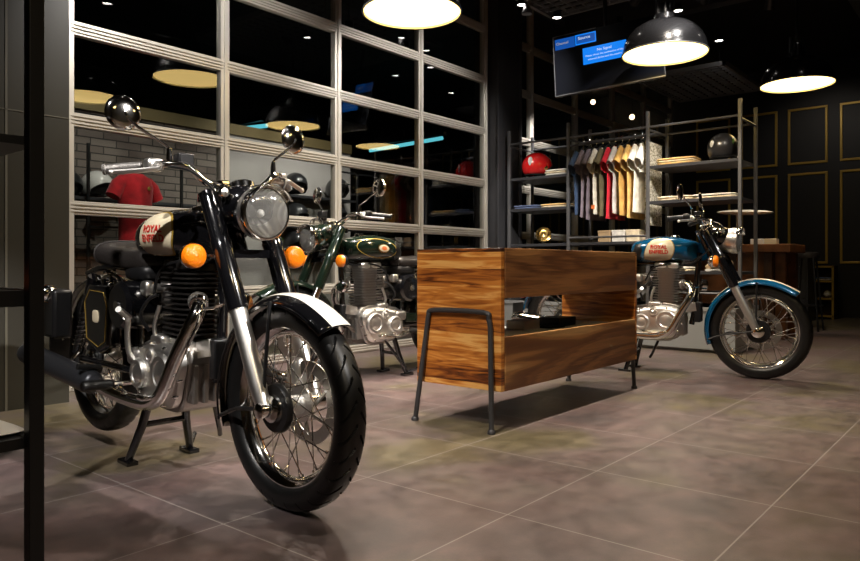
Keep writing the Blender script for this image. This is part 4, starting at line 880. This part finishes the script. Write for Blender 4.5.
# ------------------------------------------------------------------ beyond the glass: display booth with brick wall
BY = 7.0
MB().bb((2.2, BY, 0), (4.70, BY+.12, 2.35)).build('wall_back', 'brick', smooth=0, kind='structure')
MB().bb((4.70, BY-.02, 0), (6.75, BY+.12, 2.28)).build('wall_booth', 'pale', smooth=0, kind='structure')
MB().bb((2.2, BY-.05, 2.28), (6.75, BY+.14, 2.4)).build('trim_40', M['dbrass'], smooth=0, kind='structure')
def wshelf(x0, x1, z, y1, lb, dp=.32):
    o = MB().bb((x0, y1-dp, z-.03), (x1, y1, z)).bb((x0+.02, y1-dp, z-.05), (x0+.05, y1, z-.03)).build('wall_shelf', 'dsteel', smooth=0, bevel=.002); tag(o, lb, 'shelf')
wshelf(2.75, 4.2, 1.41, BY-.02, 'dark shelf on the brick wall carrying the white helmet')
helmet((3.22, BY-.20, 1.41), -1.2, 'white_shell', 'white open-face helmet on the brick wall shelf', 'none', 1.15)
helmet((2.95, BY-.20, 1.41), -1.7, 'black_shell', 'black helmet at the far left of the brick wall shelf', 'none', 1.05)
t = thing('mannequin_bust', 'headless bust wearing the bright red t-shirt before the brick wall', 'mannequin', (3.38, BY-.62, .0), -1.37)
MB().lathe([(0, .16), (.02, .16), (.03, .02), (.95, .02)], n=20, cap=True).build('stand', 'black_m', t)
MB().blob((0, 0, 1.30), (.09, .125, .34), .6, .9, 24, 12).tube([(0, 0, 1.56), (0, 0, 1.68)], [.05, .045], 16).build('torso', 'skin', t)
rs_ = []
for z, wv, th in ((1.0, .165, .11), (1.15, .16, .11), (1.35, .17, .115), (1.50, .185, .115), (1.585, .165, .10), (1.625, .08, .07)): rs_.append([(th*cos(a), wv*sin(a), z) for a in [2*pi*k/28 for k in range(28)]])
b = MB().loft(rs_, cap=False)
for sg in (-1, 1): b.tube([(0, sg*.125, 1.56), (0, sg*.185, 1.51), (0, sg*.245, 1.40)], [.06, .068, .066], 16)
sh_ = b.build('red_t_shirt', cloth('red_jersey', (.55, .012, .02)), t, 60)
MB().blob((.118, .06, 1.49), (.004, .018, .02), nu=12, nv=6).build('chest_badge', 'gold', sh_)
for i, (x, z, lb) in enumerate(((5.66, 1.63, 'dark helmet, upper left on the pale booth wall'), (6.35, 1.63, 'dark helmet, upper right on the pale booth wall'), (5.66, 1.26, 'dark helmet, middle row left on the pale booth wall'), (6.35, 1.26, 'dark helmet, middle row right on the pale booth wall'), (5.66, .92, 'dark helmet, lowest row left on the pale booth wall'))):
    helmet((x, BY-.19, z), -1.9+.25*(i % 3), 'black_shell', lb, 'peak' if i % 2 else 'black', 1.2, grp='helmets on the pale wall')
for z, lb in ((1.63, 'upper'), (1.26, 'middle'), (.92, 'lower')): wshelf(5.42, 6.62, z, BY-.02, lb+' narrow shelf on the pale booth wall', .24)
t = thing('booth_rack', 'thin black upright rack in front of the brick wall', 'rack', (3.05, BY-.40, 0))
for x in (0, .95, 1.5): MB().bb((x-.012, 0, 0), (x+.012, .024, 1.75+.15*(x < .5))).build('post', 'black_m', t, smooth=0)
MB().bb((0, 0, 1.12), (1.5, .02, 1.14)).build('rail', 'black_m', t, smooth=0)
t = thing('clothes_stand', 'black open frame standing in front of the pale booth wall', 'rack', (6.0, BY-.50, 0))
for x in (0, .42, .8): MB().bb((x-.012, 0, 0), (x+.012, .024, 1.95)).build('post', 'black_m', t, smooth=0)
for z in (1.93, 1.2): MB().bb((0, 0, z), (.8, .02, z+.02)).build('rail', 'black_m', t, smooth=0)
# exterior lights beyond
def tubelight(a, b_, lb):
    a, b_ = Vector(a), Vector(b_); t = thing('tube_light', lb, 'light', (a+b_)/2, 0, 'cyan tube lights outside'); h_ = (b_-a)/2; h_ = Vector(h_)
    MB().tube([-h_, h_], .032, 10).build('tube', 'cyan', t); MB().box((0, 0, .09), (.08, (h_.length)*2, .06)).build('housing', 'black_m', t, smooth=0); MB().tube([(0, 0, .1), (0, 0, CZ-a.z)], .01, 6).build('hanger_rod', 'black_m', t)
tubelight((9.3, 9.1, 2.87), (9.15, 7.3, 2.87), 'long cyan tube light beyond the glass, right of the mirrored lamps'); tubelight((6.45, 9.3, 2.85), (6.6, 8.6, 2.85), 'short cyan tube light beyond the glass at the left')
for px, py, tt, lb in ((593, 102, 13.2, 'warm globe lamp beyond the glass, leftmost of three'), (612, 114, 13.4, 'warm globe lamp beyond the glass, middle of three'), (632, 117, 13.6, 'warm globe lamp beyond the glass, rightmost of three')):
    r = (px-430)/711; tt = 4.69*S*1.55/(.637-.771*r); X, Y, Z = tt*(.771+.637*r), tt*(.637-.771*r), H+(266-py)/711*tt
    X = XF-.45; tt = X/(.771+.637*r); Y = tt*(.637-.771*r); Z = H+(266-py)/711*tt
    t = thing('globe_lamp', lb, 'lamp', (X, Y, Z), 0, 'globe lamps outside'); MB().blob((0, 0, 0), (.045, .045, .045)).build('globe', 'globe', t); MB().tube([(0, 0, .06), (0, 0, CZ-Z)], .006, 6).build('cord', 'black_m', t)

# ------------------------------------------------------------------ light
wd = bpy.data.worlds.new('night'); sc.world = wd; wd.use_nodes = True; wd.node_tree.nodes['Background'].inputs[0].default_value = (.02, .022, .03, 1); wd.node_tree.nodes['Background'].inputs[1].default_value = .3
for (x_, y_, tx_, pw) in ((3.3, 5.6, 3.4, 55), (5.3, 5.5, 5.4, 130), (6.2, 5.5, 6.3, 70)):  # spots with no seen source, added to brighten the booth walls
    spot('added_booth_beam', (x_, y_, 3.2), (tx_, BY, 1.3), pw, NEUT, 80, .8, .05)
    t = thing('added_booth_spotlight', 'small black spotlight added over the display booth beyond the glass', 'spotlight', (x_, y_, 3.23), 0, 'added booth spotlights')
    MB().lathe([(.0, .001), (.0, .05), (.14, .05), (.15, .02), (.15, .008), (CZ-3.23, .008)], n=16).build('head', 'black_m', t)
ADDED_SPOTS = (  # mostly sources nobody sees, added to brighten bikes, counter, rack, glazing and far wall
 ((-.7, 1.4, 3.25), (1.45, 2.65, .45), 480, 38, NEUT), ((1.9, -.9, 2.6), (1.45, 1.95, .9), 640, 25, NEUT), ((.6, 1.6, 3.25), (2.75, 2.1, .6), 330, 30, WARM),
 ((2.6, .4, 3.25), (3.5, 3.4, .6), 120, 34, NEUT), ((4.3, -.3, 3.25), (5.2, 1.9, .65), 230, 26, NEUT), ((4.6, 1.6, 3.25), (6.4, 2.9, 1.4), 120, 40, WARM), ((5.0, 1.4, 3.2), (6.45, 3.7, 1.3), 300, 25, NEUT), ((5.0, .8, 3.25), (6.5, 2.2, 1.4), 80, 34, WARM),
 ((1.9, .7, 3.25), (1.7, 1.5, 0), 110, 50, WARM), ((6.6, 2.9, 3.3), (7.4, WY, 1.9), 520, 30, NEUT), ((10.2, 2.2, 3.4), (XF, 2.2, 1.8), 17, 95, WARM), ((2.6, 2.6, 3.3), (2.9, WY, 1.5), 240, 85, NEUT), ((5.2, 2.6, 3.3), (5.2, WY, 1.6), 230, 80, NEUT), ((1.0, 2.4, 3.2), (2.95, 3.35, .9), 420, 22, NEUT), ((4.4, .6, 3.2), (6.4, 3.0, 1.5), 420, 28, NEUT), ((5.9, 2.0, 2.9), (6.5, 3.1, 1.5), 50, 50, NEUT), ((4.7, 3.75, 3.1), (6.45, 3.95, 1.45), 190, 28, NEUT), ((7.6, 1.9, 3.3), (9, 2.5, .8), 60, 50, WARM),
 ((3.0, 2.75, 3.3), (3.5, 2.0, .2), 210, 50, WARM), ((2.9, 2.9, 3.3), (1.4, 2.5, .2), 150, 44, WARM),
)
for i, (a, b_, p, ang, c_) in enumerate(ADDED_SPOTS):
    spot('added_beam', a, b_, p, c_, ang, .7, .03)
    t = thing('added_spotlight', 'small black spotlight head near the ceiling, added to brighten the scene', 'spotlight', (a[0], a[1], a[2]), 0, 'added spotlights')
    d = (Vector(b_)-Vector(a)).normalized()
    MB().lathe([(-.16, .02), (-.155, .042), (-.02, .048), (-.02, .040), (-.14, .03)], (0, 0, 0), d, 16).build('head', 'black_m', t); MB().tube([-d*.12, (0, 0, .15), (0, 0, CZ-a[2])], .008, 6).build('rod', 'black_m', t)
vs = sc.view_settings; sc.display_settings.display_device = 'sRGB'; vs.view_transform = 'Standard'; vs.look = 'None'; vs.gamma = 1; vs.use_curve_mapping = False; vs.exposure = .15
sc.cycles.use_denoising = True; sc.cycles.max_bounces = 8; sc.cycles.transparent_max_bounces = 16; sc.cycles.sample_clamp_indirect = 6; sc.cycles.caustics_reflective = False; sc.cycles.caustics_refractive = False
